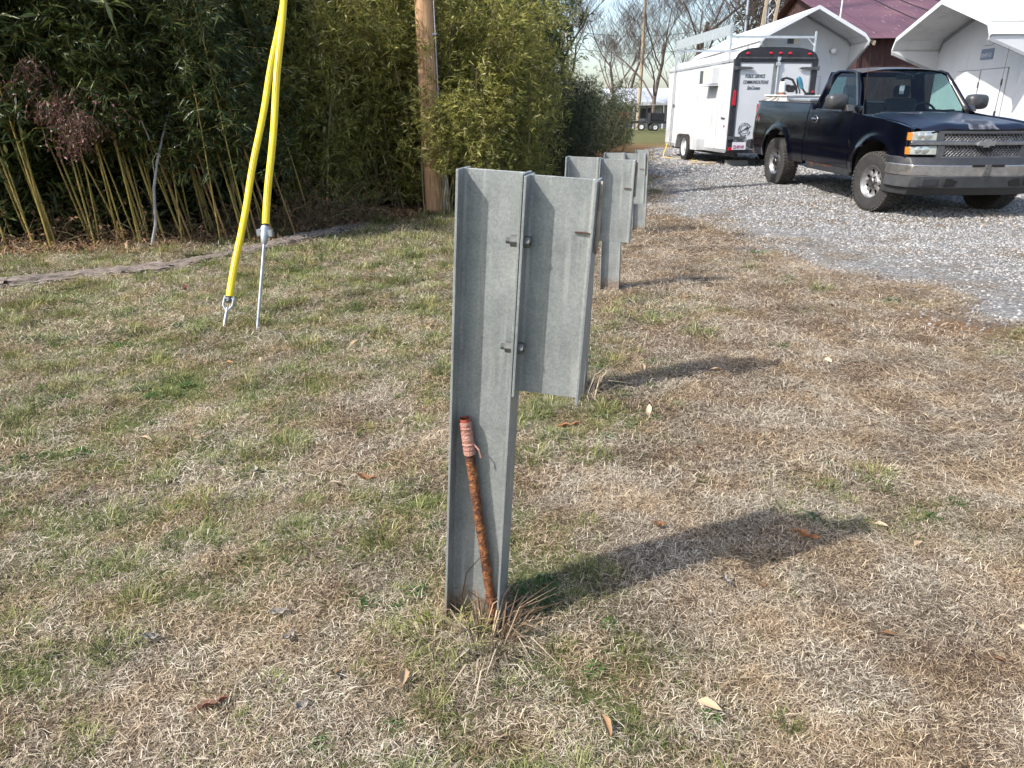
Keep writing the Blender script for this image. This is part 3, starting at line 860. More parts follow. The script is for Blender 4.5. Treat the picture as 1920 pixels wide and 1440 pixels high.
# ------------------------------------------------------------------ rotten timber edging
LT = ['leftmost rotten timber of the lawn edging, sunk in grass', 'second rotten timber of the edging from the left', 'middle stretch of rotten timber lawn edging left of the guy wires', 'rotten edging timber just left of the left guy guard', 'rotten edging timber seen between the two guy guards', 'farthest rotten edging timber, running toward the utility pole']
for k in range(6):
    p, q = Vector((EX[k], EY[k], 0)), Vector((EX[k + 1], EY[k + 1], 0))
    L = (q - p).length
    w = MB()
    n = max(8, int(L / .018))
    rows = 22
    def fn(u, v, L=L, k=k):
        x = u * L
        a = math.pi * v
        rr = 1 + .3 * (vnoise(x * 1.0 + k * 7, v * 3.0, .13, 41) - .5) + .3 * (vnoise(x, v * 14.0 + k, .3, 42) - .5) + .22 * (vnoise(x * 1.0, v * 1.6, .035, 43) - .5)
        return (x, -.15 * math.cos(a) * float(rr) * (1 + .12 * float(vnoise(x, k * 3.0, .4, 44))), -.03 + (.06 + .012 * math.sin(k * 2.1 + x)) * max(0.0, math.sin(a)) ** .6 * float(rr))
    w.grid(fn, n, rows)
    o = w.build('edging_timber', M['timber'], None, smooth=True, angle=60)
    o.location = p; o.rotation_euler = (0, 0, math.atan2(q.y - p.y, q.x - p.x))
    o.location.z = float(gz(p.y)) + .005
    tag(o, LT[k], 'timber', 'rotten timbers edging the lawn')

# ------------------------------------------------------------------ fallen leaves lying on the lawn
def leaf_shape(L, W, curl, fold):
    b = MB()
    def fn(u, v):
        s = u * 2 - 1
        w = W * math.sin(math.pi * min(1, max(.02, u)) ** .8) * (1 + .18 * math.sin(9 * u))
        t = v * 2 - 1
        return (s * L / 2, t * w / 2, curl * s * s + fold * abs(t) * w + .004 * math.sin(7 * s + 3 * t))
    b.grid(fn, 10, 4)
    b.tube([(-L * .5, 0, curl), (-L * .72, .004, curl * 1.1)], .0012, 4)
    return b
def solid(name, c):
    return pmat(name, [(.3, tuple(x * .6 for x in c)), (.7, tuple(x * 1.15 for x in c))], 40, 6, .8)
LB, LO, LG = solid('brown_leaf', (.17, .075, .045)), solid('orange_leaf', (.3, .14, .06)), solid('bleached_leaf', (.27, .24, .21))
leafs = [  # x, y, L, W, curl, fold, rz, mat, label
    (-.70, 1.385, .075, .024, .008, .5, .45, LB, 'large curled brown leaf in the grass at lower left'),
    (-.585, 1.62, .05, .022, .012, .4, 1.2, LG, 'bleached grey leaf standing in the grass left of the post'),
    (-.64, 1.72, .05, .02, .01, .5, .2, LG, 'pale grey leaf beside the standing bleached leaf'),
    (-.95, 1.62, .045, .02, .008, .4, .4, LG, 'small whitish leaf near the left edge'),
    (-.49, 1.385, .035, .022, .012, .3, .9, LG, 'crumpled pale leaf low left of the post foot'),
    (.255, 3.05, .1, .035, .014, .5, .1, LO, 'orange brown leaf under the nearest blockout'),
    (.95, 2.10, .095, .03, .012, .55, -.9, LO, 'long orange brown leaf at the tip of the near post shadow'),
    (.49, 2.18, .05, .024, .012, .5, .5, LO, 'small orange leaf inside the near post shadow'),
    (.63, 1.87, .045, .02, .01, .3, 1.7, LG, 'bleached leaf just below the near post shadow'),
    (-.55, 2.52, .07, .028, .016, .5, .1, LO, 'curled tan leaf on the lawn left of the post'),
    (-1.0, 2.62, .06, .03, .01, .4, 2.0, LG, 'grey leaf lying in dead grass left of centre'),
    (-2.55, 5.72, .06, .04, .05, .3, 1.4, LB, 'brown leaf standing against the timber edging'),
    (-1.45, 4.5, .05, .04, .02, .2, .3, LG, 'white scrap of leaf right of the anchor rod'),
]
for x, y, L, W, cu, fo, rz_, m, lab in leafs:
    o = leaf_shape(L, W, cu, fo).build('fallen_leaf', m, None, smooth=True)
    o.location = (x, y, float(ground_z(x, y)) + .017); o.rotation_euler = (random.uniform(-.35, .35), random.uniform(-.3, .3), rz_)
    tag(o, lab, 'leaf', 'fallen leaves on the lawn')

# ------------------------------------------------------------------ bamboo
def leaf_quads(P, D, L, W, roll=None):
    n = len(P)
    D = D / np.linalg.norm(D, axis=1)[:, None]
    up = np.tile([0, 0, 1.0], (n, 1)) + rng.normal(0, 1.0, (n, 3))
    S = np.cross(D, up); S /= np.linalg.norm(S, axis=1)[:, None] + 1e-9
    L = L[:, None]; W = W[:, None]
    droop = np.array([0, 0, -1.0])
    V = np.stack([P, P + D * L * .4 + S * W * .5, P + D * L + droop * L * .18, P + D * L * .4 - S * W * .5], 1).reshape(-1, 3)
    F = np.arange(n)[:, None] * 4 + np.arange(4)
    return V, F

def leaves_mesh(name, P, D, L, W, c, mat):
    V, F = leaf_quads(P, D, L, W)
    return raw_mesh(name, V, F, mat, {'c': np.repeat(c, 4)})

def cane(k, H=4.8, r0=.02, zb=.95, lean=.22, bow=.02, mat='leafA', culm='culm', per=6, spread=.6, node=.13, nb=3):
    b = MB()
    zs = np.arange(-.15, H, .06)
    wob = random.uniform(0, 6)
    def path(z):
        return Vector((-lean * z - bow * z * z + .012 * math.sin(z * 2 + wob), .05 * math.sin(z * .7 + wob) + .02 * z, z))
    rad = []
    for z in zs:
        ph = (z / .22) % 1
        rad.append((r0 * (1 - .8 * max(z, 0) / H)) * (1.12 if ph < .27 else 1.0))
    b.tube([path(z) for z in zs], rad, 7)
    P, D = [], []
    z = zb
    while z < H * .97:
        base = path(z)
        low = min(1, (z - zb) / .5 + .35)
        for q in range(nb if random.random() < low else 1):
            az = random.uniform(0, 2 * math.pi); el = random.uniform(.35, 1.0)
            Lb = random.uniform(.3, 1.0) * spread * (1 - .35 * z / H)
            d = Vector((math.cos(az) * math.cos(el), math.sin(az) * math.cos(el), math.sin(el)))
            p1 = base + d * Lb * .55; p2 = p1 + (d + Vector((0, 0, -.55))).normalized() * Lb * .6
            b.tube([base, p1, p2], [.0032, .0024, .001], 3, caps=False)
            for s in np.linspace(.3, 1.0, 6):
                c0 = (base.lerp(p1, s / .5) if s < .5 else p1.lerp(p2, (s - .5) / .5))
                tw = Vector((random.gauss(0, 1), random.gauss(0, 1), random.gauss(-.1, .6))).normalized()
                for _ in range(per):
                    dd = tw * .8 + d * .45 + Vector((random.gauss(0, .5), random.gauss(0, .5), random.gauss(-.35, .4)))
                    P.append(c0 + tw * random.uniform(0, .09)); D.append(dd)
        z += node * random.uniform(.8, 1.2)
    P, D = np.array(P), np.array(D)
    n = len(P)
    c = np.clip(rng.beta(2, 3, n) + .12 * (rng.random(n) < .08) * 4, 0, 1)
    cm = bpy.data.meshes.new('cane_%d' % k)
    cm.from_pydata(b.v, [], b.f); cm.materials.append(M[culm]); cm.shade_smooth()
    return cm, leaves_mesh('cane_leaves_%d' % k, P, D, rng.uniform(.05, .17, n), rng.uniform(.008, .023, n), c, M[mat])

def clump(k, H=3.0, stems=9, mat='leafB', per=5, leaf=1.1, dens=.14, spread=.45, rad=.35, z0=.12):
    b = MB(); P, D = [], []
    for s in range(stems):
        a = random.uniform(0, 6.28); q = rad * math.sqrt(random.random())
        x0, y0 = q * math.cos(a), q * math.sin(a)
        h = H * random.uniform(.6, 1.0); lx, ly = random.gauss(0, .13) + x0 * .25, random.gauss(0, .13) + y0 * .25
        zs = np.linspace(-.05, h, 14)
        pts = [Vector((x0 + lx * z + .02 * math.sin(3 * z + s), y0 + ly * z + .02 * math.cos(2.6 * z + s), z)) for z in zs]
        b.tube(pts, [.010 * (1 - .85 * z / h) + .0008 for z in zs], 5, caps=False)
        z = z0
        while z < h:
            t = z / h * 13; i = min(12, int(t)); base = pts[i].lerp(pts[i + 1], t - i)
            for q2 in range(2):
                az = random.uniform(0, 6.28); el = random.uniform(.2, 1.0); Lb = random.uniform(.35, 1) * spread
                d = Vector((math.cos(az) * math.cos(el), math.sin(az) * math.cos(el), math.sin(el)))
                tip = base + d * Lb
                b.tube([base, tip], [.0022, .0008], 3, caps=False)
                for sft in (.35, .55, .75, .92, 1.05):
                    c0 = base.lerp(tip, sft)
                    tw = Vector((random.gauss(0, 1), random.gauss(0, 1), random.gauss(.1, .7))).normalized()
                    for _ in range(per):
                        P.append(c0 + tw * random.uniform(0, .07)); D.append(tw * .6 + d * .6 + Vector((random.gauss(0, .5), random.gauss(0, .5), random.gauss(0, .5))))
            z += dens * random.uniform(.7, 1.3)
    P, D = np.array(P), np.array(D); n = len(P)
    c = np.clip(rng.beta(2, 2.6, n) + .5 * (rng.random(n) < .05), 0, 1)
    cm = bpy.data.meshes.new('clump_%d' % k); cm.from_pydata(b.v, [], b.f); cm.materials.append(M['twig'])
    return cm, leaves_mesh('clump_leaves_%d' % k, P, D, rng.uniform(.04, .12, n) * leaf, rng.uniform(.007, .018, n) * leaf, c, M[mat])

def plant(name, meshes, label, cat, loc, rot, scl, group, stem='culm'):
    t = thing(name, label, cat, loc, rot, group)
    t.scale = (scl,) * 3
    for nm, me in ((stem, meshes[0]), ('foliage', meshes[1])):
        o = bpy.data.objects.new(nm, me); col.objects.link(o); o.parent = t
    return t

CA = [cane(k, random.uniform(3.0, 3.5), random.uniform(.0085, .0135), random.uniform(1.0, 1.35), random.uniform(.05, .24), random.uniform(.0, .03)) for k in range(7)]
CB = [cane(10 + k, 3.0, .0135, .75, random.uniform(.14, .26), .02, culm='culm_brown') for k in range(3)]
# canes that stand at the front of the thicket (x, y)
front = [(random.uniform(-7.2, -2.5), 0) for _ in range(52)]
front = [(x_, float(np.interp(x_, LX, LY)) + random.uniform(.1, .7)) for x_, _ in front]
front = [(-5.25, 7.72), (-5.06, 7.95), (-4.86, 7.98), (-4.70, 7.62), (-4.52, 8.02), (-4.36, 7.80), (-4.33, 7.83), (-4.17, 8.05), (-4.02, 8.12), (-3.92, 7.98), (-3.82, 8.22),
         (-3.73, 8.02), (-3.62, 8.3), (-3.54, 7.98), (-3.40, 8.02), (-3.22, 8.36), (-3.10, 8.02), (-3.02, 8.06), (-2.96, 8.2), (-2.84, 8.15), (-2.78, 8.3), (-2.66, 8.4), (-2.62, 8.22), (-2.46, 8.6),
         (-5.45, 7.85), (-5.62, 7.7), (-5.8, 7.9), (-6.0, 7.75), (-6.3, 7.9), (-6.6, 7.7)] + front
lab_c = 'slender yellow-green bamboo cane in the leaning thicket on the left'
def lab_of(x):
    return 'slender bamboo cane at the thicket front, left of the large red vine' if x < -4.45 else ('slender bamboo cane at the thicket front, under the large red vine' if x < -3.75 else ('slender bamboo cane between the grey sapling and the yellow guy guards' if x < -2.75 else 'slender bamboo cane right behind the yellow guy guards'))
for k, (x, y) in enumerate(front):
    sc_ = random.uniform(.9, 1.08) * (1 if x < -3.5 else .8)
    me = CB[k % 3] if k in (14, 15, 17, 20, 22, 23) else CA[k % 7]
    la = {3: 'bright yellow bamboo cane standing foremost at the far left'}.get(k, lab_of(x) if me in CA else 'brownish bamboo cane just left of the yellow guy guards')
    plant('bamboo_cane', me, la, 'bamboo', (x, y, float(gz(y))), (random.gauss(0, .03), random.gauss(0, .04), random.gauss(0, .35)), sc_, 'bamboo canes of the left thicket')
for k in range(50):
    x = random.uniform(-8.2, -3.3); y = float(np.interp(x, LX, LY)) + random.uniform(.7, 2.0)
    plant('bamboo_cane', CA[k % 7], 'shaded bamboo cane deeper inside the left thicket', 'bamboo', (x, y, float(gz(y))), (random.gauss(0, .03), random.gauss(0, .04), random.gauss(0, .5)), random.uniform(.9, 1.15), 'shaded bamboo canes inside the thicket')
# the mass of bamboo behind them
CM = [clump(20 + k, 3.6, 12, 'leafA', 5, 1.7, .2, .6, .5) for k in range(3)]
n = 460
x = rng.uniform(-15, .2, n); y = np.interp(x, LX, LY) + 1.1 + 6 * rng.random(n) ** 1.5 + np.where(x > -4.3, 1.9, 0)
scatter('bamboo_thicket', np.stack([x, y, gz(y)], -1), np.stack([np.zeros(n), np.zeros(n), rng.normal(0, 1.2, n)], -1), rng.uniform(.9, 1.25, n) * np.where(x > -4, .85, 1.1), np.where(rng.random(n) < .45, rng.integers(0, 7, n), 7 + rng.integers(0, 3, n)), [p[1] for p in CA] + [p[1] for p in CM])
tag(bpy.data.objects['bamboo_thicket'], 'dense dark mass of bamboo behind the front canes', 'bamboo')

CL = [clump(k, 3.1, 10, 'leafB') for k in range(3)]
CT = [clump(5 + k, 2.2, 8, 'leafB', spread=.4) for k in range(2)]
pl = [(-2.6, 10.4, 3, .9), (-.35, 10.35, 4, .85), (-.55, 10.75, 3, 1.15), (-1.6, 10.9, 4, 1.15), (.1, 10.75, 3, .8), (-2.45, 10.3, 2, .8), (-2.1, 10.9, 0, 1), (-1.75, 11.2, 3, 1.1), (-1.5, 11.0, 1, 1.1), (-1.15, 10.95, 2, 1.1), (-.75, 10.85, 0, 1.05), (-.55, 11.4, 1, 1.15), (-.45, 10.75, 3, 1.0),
      (-2.2, 10.15, 4, .55), (-.5, 10.15, 3, .62), (-.1, 11.3, 2, 1.05), (.05, 11.9, 0, 1.05), (-.1, 10.95, 4, 1.0), (.15, 11.5, 3, .8), (.3, 12.3, 1, .8), (-.1, 12.4, 2, 1.2), (-.9, 12.0, 1, 1.3), (-2.3, 10.6, 1, 1.2), (-2.6, 10.0, 2, 1.05), (-1.7, 11.8, 0, 1.35)]
for k, (x, y, v, s) in enumerate(pl):
    la = 'light green leafy bamboo clump growing around the utility pole'
    la = ['leafy bamboo clump growing left of the utility pole', 'leafy bamboo clump growing right of the utility pole'][int(x > -1.0)] if y < 11 else 'leafy bamboo clump rising behind the utility pole'
    if k in (13, 14): la = ['low leafy bamboo spray at the left end of the leafy clumps', 'low leafy bamboo spray just right of the utility pole foot'][k - 13]
    plant('bamboo_clump', (CL + CT)[v], la, 'bamboo', (x, y, float(gz(y))), (0, 0, random.uniform(0, 6.28)), s, 'leafy bamboo clumps around the pole', 'stems')
CF = clump(15, 1.75, 7, 'leafB', 5, 1.1, .12, .42, .22, .62)
for x, y, la in ((-.96, 10.0, 'tall leafy bamboo spray crossing the middle of the utility pole'), (-.70, 10.1, 'second tall leafy bamboo spray overlapping the pole on its right')):
    plant('bamboo_clump', CF, la, 'bamboo', (x, y, float(gz(y))), (0, 0, x * 9), .95, 'leafy bamboo clumps around the pole', 'stems')
CD = [clump(8 + k, 3.0, 11, 'leafC', 4, 1.5, .17, .6, .5) for k in range(3)]
dk = [(.95, 14.2, .58), (1.25, 15.6, .6), (1.0, 17.2, .66), (1.65, 18.2, .6), (1.95, 19.6, .6), (1.5, 20.5, .72), (2.4, 21.8, .64), (2.2, 23.4, .74), (2.9, 23.6, .62), (3.0, 25.2, .7), (3.6, 26.6, .64), (.2, 19.0, 1.1), (-.1, 16.0, 1.1), (2.3, 26.5, .8), (3.8, 28.5, .62)]
for k, (x, y, s) in enumerate(dk):
    plant('bamboo_shrub', CD[k % 3], 'dark green bushy bamboo lining the far side of the drive', 'bamboo', (x, y, float(gz(y))), (0, 0, random.uniform(0, 6.28)), s * 1.02, 'dark bushes along the drive', 'stems')

# brown brush and vines along the foot of the thicket
def brush(name, label, x0, x1, off, n, h, seed):
    rr = random.Random(seed)
    b = MB(); P, D = [], []
    for k in range(n):
        x = rr.uniform(x0, x1); y = float(np.interp(x, LX, LY)) + off + rr.gauss(0, .22)
        p = Vector((x, y, float(gz(y)))); d = Vector((rr.gauss(0, .6), rr.gauss(0, .4), 1)).normalized(); pts = [p.copy()]
        L = rr.uniform(.3, 1) * h
        for s in range(5):
            d = (d + Vector((rr.gauss(0, .35), rr.gauss(0, .3), -.18 + rr.gauss(0, .2)))).normalized(); p = p + d * L / 5; pts.append(p.copy())
            if rr.random() < .75:
                for _ in range(2):
                    P.append(p); D.append((rr.gauss(0, 1), rr.gauss(0, 1), rr.gauss(-.2, .7)))
        b.tube(pts, [.0035, .003, .0025, .002, .0015, .001], 4, caps=False)
    t = b.build(name, M['twig'], None, recalc=False)
    P, D = np.array(P), np.array(D); n = len(P)
    o = place('dry_leaves', leaves_mesh('dry_leaves', P, D, rng.uniform(.03, .07, n), rng.uniform(.012, .03, n), rng.beta(2, 3, n) * .8, M['leafdry']), None, t)
    tag(o, kind='stuff')
    return tag(t, label, 'brush', kind='stuff')
brush('dry_brush', 'tangled brown vines and dead leaves at the foot of the bamboo', -6.5, -2.2, .35, 300, .8, 3)
brush('dry_brush', 'brown twiggy undergrowth between the guy wires and the pole', -2.7, -1.85, .3, 200, .9, 5)

# grey sapling stem and the red-leaved vine
st = thing('sapling', 'thin grey sapling stem curving up among the bamboo canes', 'sapling', (-3.72, 7.72, 0))
MB().tube([(-.03, 0, -.1), (.01, 0, .03), (.07, .03, .25), (.10, .05, .6), (.15, .1, .85), (.18, .35, 1.2), (.22, .6, 1.5)], [.02, .017, .015, .014, .012, .009, .004], 8).build('stem', M['grey_stem'], st, smooth=True)
for s in range(2):
    z = .75 + .3 * s
    MB().tube([(.12 + .1 * (1 - s) * q * (.6 + q), .07 - .16 * q, z + .5 * q - .35 * q * q + .02 * math.sin(9 * q + s)) for q in np.linspace(0, 1, 12)], [.005 - .0004 * q for q in range(12)], 5).build('branch', M['grey_stem'], st, smooth=True)

def vine(label, c, rx, rz, n, seed):
    rr = random.Random(seed)
    t = thing('red_vine', label, 'vine', (c[0], c[1], c[2] - rz))
    b = MB(); P, D = [], []
    for k in range(n):
        a = rr.uniform(0, 6.28); q = math.sqrt(rr.random())
        p = Vector((rx * 1.25 * q * math.cos(a) * (1 + .5 * math.sin(3 * a + seed)), rr.gauss(0, .14), rz + rz * q * math.sin(a) * (1 + .4 * math.sin(2 * a)) + .1))
        if vnoise(p.x, p.z, .11, 60 + seed) < .42: continue
        d = Vector((rr.gauss(0, .6), rr.gauss(0, .6), -.4)).normalized(); pts = [p.copy()]
        for s in range(4):
            d = (d + Vector((rr.gauss(0, .35), rr.gauss(0, .35), -.35))).normalized(); p = p + d * .065; pts.append(p.copy())
            for _ in range(3):
                P.append(p); D.append((rr.gauss(0, 1), rr.gauss(0, 1), rr.gauss(-.4, .6)))
        b.tube(pts, .0013, 3, caps=False)
    b.build('stems', M['twig'], t, recalc=False)
    P, D = np.array(P), np.array(D); m = len(P)
    place('foliage', leaves_mesh('vine_leaves', P, D, rng.uniform(.02, .045, m), rng.uniform(.011, .02, m), rng.beta(2, 2.4, m), M['leafred']), None, t)
vine('large reddish vine clump hanging in the left bamboo', (-4.12, 7.5, 1.27), .19, .25, 300, 1)
vine('small reddish vine clump high in the left bamboo', (-4.42, 7.5, 1.66), .09, .1, 60, 2)

# ------------------------------------------------------------------ bare trees far behind
def bare_tree(name, label, loc, H, seed, r0=.22, splits=(5, 5, 5, 4, 3), up=.35, spread=.5, group='bare winter trees behind the yard'):
    rr = random.Random(seed)
    t = thing(name, label, 'tree', loc, group=group)
    tr, cr = MB(), MB()
    def grow(p, d, L, r, lvl):
        pts, rs = [p.copy()], [r]
        q = p.copy(); seg = 5 if lvl < 2 else 3
        for s in range(seg):
            d = (d + Vector((rr.gauss(0, .13), rr.gauss(0, .13), .04 + .05 * (lvl > 1)))).normalized()
            q = q + d * L / seg; pts.append(q.copy()); rs.append(r * (1 - .45 * (s + 1) / seg))
        (tr if lvl == 0 else cr).tube(pts, rs, 7 if lvl == 0 else (5 if lvl == 1 else 3), caps=False)
        if lvl >= len(splits): return
        for k in range(splits[lvl]):
            s = rr.uniform(.35, 1.0); i = min(seg - 1, int(s * seg)); b = pts[i].lerp(pts[i + 1], s * seg - i)
            az = rr.uniform(0, 6.28)
            nd = (d * (1 - spread) + Vector((math.cos(az), math.sin(az), up)).normalized() * spread * 1.3).normalized()
            grow(b, nd, L * rr.uniform(.5, .75), max(.009, rs[i] * rr.uniform(.35, .58)), lvl + 1)
    grow(Vector((0, 0, -.3)), Vector((0, 0, 1)), H * .55, r0, 0)
    tr.build('trunk', M['bark'], t, smooth=True, recalc=False)
    cr.build('crown', M['bark'], t, recalc=False)
    return t
tl_ = [('bare_tree', 'big spreading bare tree behind the front of the trailer', (14.0, 62, 0), 15, 4, .3),
       ('bare_tree', 'bare tree leaning over the far wooden pole', (11.9, 66, 0), 13, 9, .2),
       ('bare_tree', 'thin bare tree right of the sky gap', (9.6, 72, 0), 11, 12, .17),
       ('bare_tree', 'bare tree over the ladder rack', (16.6, 58, 0), 14, 21, .24),
       ('bare_tree', 'bare tree between the rack and the lattice tower', (19.0, 60, 0), 15, 33, .22),
       ('bare_tree', 'bare tree above the bamboo left of the sky gap', (3.6, 52, 0), 11, 41, .22),
       ('bare_tree', 'bare tree beyond the long white building, behind the drive', (13.0, 90, 0), 13, 52, .22),
       ('bare_tree', 'farthest slim bare tree right of the far pole', (17.5, 95, 0), 14, 57, .22),
       ('bare_tree', 'bare tree standing close behind the trailer roof', (13.4, 44, 0), 10, 63, .2)]
for a in tl_: bare_tree(*a)

def cedar(label, loc, H, seed):
    rr = random.Random(seed)
    t = thing('cedar_tree', label, 'tree', loc)
    MB().tube([(0, 0, -.2), (.1, 0, H * .5), (0, 0, H)], [.25, .18, .03], 8).build('trunk', M['bark'], t, smooth=True)
    n = 5200
    z = rng.beta(1.2, 1.4, n) * H * .95 + .4; rad = (1 - z / H * .75) * 2.3 * np.sqrt(rng.random(n)) * (1 + .3 * np.sin(z * 2.3)); a = rng.random(n) * 6.283
    P = np.stack([rad * np.cos(a), rad * np.sin(a), z], -1); D = np.stack([np.cos(a), np.sin(a), rng.normal(.1, .5, n)], -1) + rng.normal(0, .5, (n, 3))
    place('crown', leaves_mesh('cedar_leaves', P, D, rng.uniform(.2, .45, n), rng.uniform(.05, .1, n), rng.beta(2, 2.5, n), M['leafcedar']), None, t)
M['leafcedar'] = leafmat('cedar_leaf', [(0, (.02, .018, .012)), (.5, (.07, .06, .04)), (1, (.17, .14, .1))], .8, .1)
cedar('brown-green cedar behind the roof of the left shed', (14.2, 47, 0), 10, 3)
cedar('second brown-green cedar, left of the lattice tower', (16.4, 50, 0), 11, 4)

# ------------------------------------------------------------------ lettering
def text_mesh(body, size, shear=0.0, bold=0.0, extrude=.0015, align='LEFT', xscale=1.0):
    c = bpy.data.curves.new('txt', 'FONT')
    c.body = body; c.size = size; c.shear = shear; c.offset = bold; c.extrude = extrude; c.align_x = align; c.resolution_u = 3
    o = bpy.data.objects.new('txt', c); col.objects.link(o)
    me = bpy.data.meshes.new_from_object(o.evaluated_get(bpy.context.evaluated_depsgraph_get()))
    bpy.data.objects.remove(o); bpy.data.curves.remove(c)
    if xscale != 1.0:
        me.transform(Matrix.Diagonal((xscale, 1, 1, 1)))
    return me

def lettering(name, body, size, mat, parent, loc, rot, **kw):
    me = text_mesh(body, size, **kw)
    me.materials.clear()
    o = place(name, me, mat, parent)
    o.location = loc; o.rotation_euler = rot
    return o

# ------------------------------------------------------------------ enclosed trailer  (x forward, y left, z up)
tz = .19
tra = thing('enclosed_trailer', 'white enclosed cargo trailer with black rear frame and ladder rack', 'trailer', (5.63, 17.28, tz), (0, 0, R(95)))
HW, LEN, ZB, ZT = .915, 4.85, .33, 2.17
core = MB().box((.03, -HW + .012, ZB + .01), (LEN - .02, HW - .012, ZT))
core.build('body', M['white_dirty'], tra, bevel=.02)
# side panels with open seams
edges = [.05, .78, 1.53, 2.28, 3.05, 3.8, LEN - .02]
for sgn in (1, -1):
    for k in range(6):
        a, b = edges[k] + .004, edges[k + 1] - .004
        y0, y1 = sorted((sgn * (HW - .008), sgn * (HW + .002 + .002 * (k % 2))))
        z0 = ZB
        if k in (2, 3): z0 = .69
        MB().box((a, y0, z0), (b, y1, ZT - .01)).build('side_panel', M['white_dirty'], tra, bevel=.002)
rv = MB()
for e in edges[1:-1]:
    for z in np.arange(.85, 2.1, .22):
        for dx in (-.03, .03):
            rv.box((e + dx - .006, HW + .004, z - .006), (e + dx + .006, HW + .008, z + .006))
tag(rv.build('rivets', M['alu'], tra), kind='stuff')
MB().box((.06, HW + .003, ZB - .03), (LEN - .05, HW + .012, ZB + .05)).box((.06, -HW - .012, ZB - .03), (LEN - .05, -HW - .003, ZB + .05)).build('bottom_rail', M['alu'], tra, bevel=.003)
for s in (1, -1):
    y0, y1 = sorted((s * (HW + .004), s * (HW + .02)))
    MB().box((.02, y0, ZT - .012), (LEN, y1, ZT + .045)).build('roof_trim', M['grey_trim'], tra, bevel=.004)
# roof with rounded shoulders and a rounded nose
def roof_pt(u, v):
    t = u * 2 - 1
    sh = 1 - abs(t) ** 4.5
    y = HW * (1.0 - .0 * sh) * (math.copysign(1, t) * min(1, abs(t) ** .8))
    z = ZT + .045 + (.225 - .04) * sh ** .6 + .04 * (1 - t * t)
    x = -.02 + v * (LEN + .04)
    nose = max(0, (v - .93) / .07)
    z = ZT + .045 + (z - ZT - .045) * (1 - nose ** 3)
    return (x, y, z)
MB().grid(roof_pt, 26, 26).build('roof', M['white_dirty'], tra, smooth=True, angle=60)
# rear frame with arched header
outer = []
for k in range(27):
    t = 1 - 2 * k / 26
    y, z = roof_pt((t + 1) / 2, 0)[1:]
    outer.append((y, z - .012))
fr = MB()
top = outer
zdoor = 2.155
fr.prism([(HW, .33), (HW, ZT + .03)] + top[1:-1] + [(-HW, ZT + .03), (-HW, .33), (-.80, .33), (-.80, zdoor), (.80, zdoor), (.80, .33)], 'x', -.035, .06)
fr.box((-.03, -.86, .30), (.05, .86, .372))
fr.build('rear_frame', M['black_paint'], tra, bevel=.004)
MB().box((-.05, -.84, 2.215), (-.034, .84, 2.245)).build('drip_rail', M['hinge'], tra)
for s in (1, -1):
    a, b = sorted((s * .035, s * .795))
    d = MB().box((-.012, a, .375), (.03, b, 2.15)).build('door', M['grey_trim'], tra, bevel=.003)
    MB().box((-.018, a + .028, .405), (-.0125, b - .028, 2.115)).build('door_skin', M['white_paint'], d)
lb = MB().tube([(-.05, -.03, .36), (-.05, -.03, 2.2)], .02, 8).box((-.07, -.075, 2.08), (-.02, .02, 2.15)).box((-.07, -.075, 1.18), (-.02, .02, 1.26)).box((-.065, -.07, 2.18), (-.03, 0, 2.25))
lb.build('lock_bar', M['alu'], tra, bevel=.002)
for s in (1, -1):
    for z in (2.03, .62):
        p = [(s * .945, z - .045), (s * .945, z + .045), (s * .86, z + .03), (s * .56, z + .024), (s * .50, z), (s * .56, z - .024), (s * .86, z - .03)]
        MB().prism(p, 'x', -.062, -.038).build('hinge', M['hinge'], tra, bevel=.002)
for y in (.65, .15, -.06, -.27, -.70):
    MB().ball((-.04, y, 2.325 - .02 * abs(y)), .034, 8, (.5, 1.35, .8)).build('marker_light', M['red_lens'], tra, smooth=True)
MB().prism([(.83, 1.28), (.895, 1.28), (.905, 1.34), (.895, 1.56), (.87, 1.60), (.83, 1.56)], 'x', -.055, -.036).build('tail_light', M['red_lens'], tra, bevel=.006)
MB().prism([(-.83, 1.28), (-.895, 1.28), (-.905, 1.34), (-.895, 1.56), (-.87, 1.60), (-.83, 1.56)], 'x', -.055, -.036).build('tail_light', M['red_lens'], tra, bevel=.006)
for s in (1, -1):
    a, b = sorted((s * .76, s * .90)); MB().box((-.05, a, .355), (-.031, b, .42)).build('reflector', M['red_lens'], tra, bevel=.006)
MB().ball((.28, HW + .006, .86), .03, 8, (1.1, .4, .9)).build('side_marker', M['red_lens'], tra, smooth=True)
RT = (R(90), 0, R(-90))
for body, y, z, sz in (('PUBLIC SERVICE', .665, 1.84, .098), ('COMMUNICATIONS', .70, 1.72, .098), ('EmComm', .60, 1.605, .098)):
    lettering('door_lettering', body, sz, M['lettering'], tra, (-.0205, y, z), RT, shear=.32, bold=.002, xscale=.62 if len(body) > 8 else .72)
# round logo
lg = MB()
cy, cz = .56, .79
for a0, a1, ro, ri in ((0, 360, .093, .078),):
    ring = []
    for k in range(40):
        a, b = R(a0 + (a1 - a0) * k / 40), R(a0 + (a1 - a0) * (k + 1) / 40)
        lg.add([(-.0195, cy - ri * math.cos(a), cz + ri * math.sin(a)), (-.0195, cy - ro * math.cos(a), cz + ro * math.sin(a)), (-.0195, cy - ro * math.cos(b), cz + ro * math.sin(b)), (-.0195, cy - ri * math.cos(b), cz + ri * math.sin(b))], [(0, 1, 2, 3)])
sw = [(-.16, -.085), (-.02, .005), (.045, .055), (.075, .065), (.06, .035), (.15, .075), (.085, .015), (.02, -.035), (.06, .015), (.02, .0), (-.07, -.045)]
lg.prism([(cy - a, cz + b) for a, b in sw], 'x', -.0225, -.0185)
lgo = lg.build('round_logo', M['lettering'], tra, recalc=False)
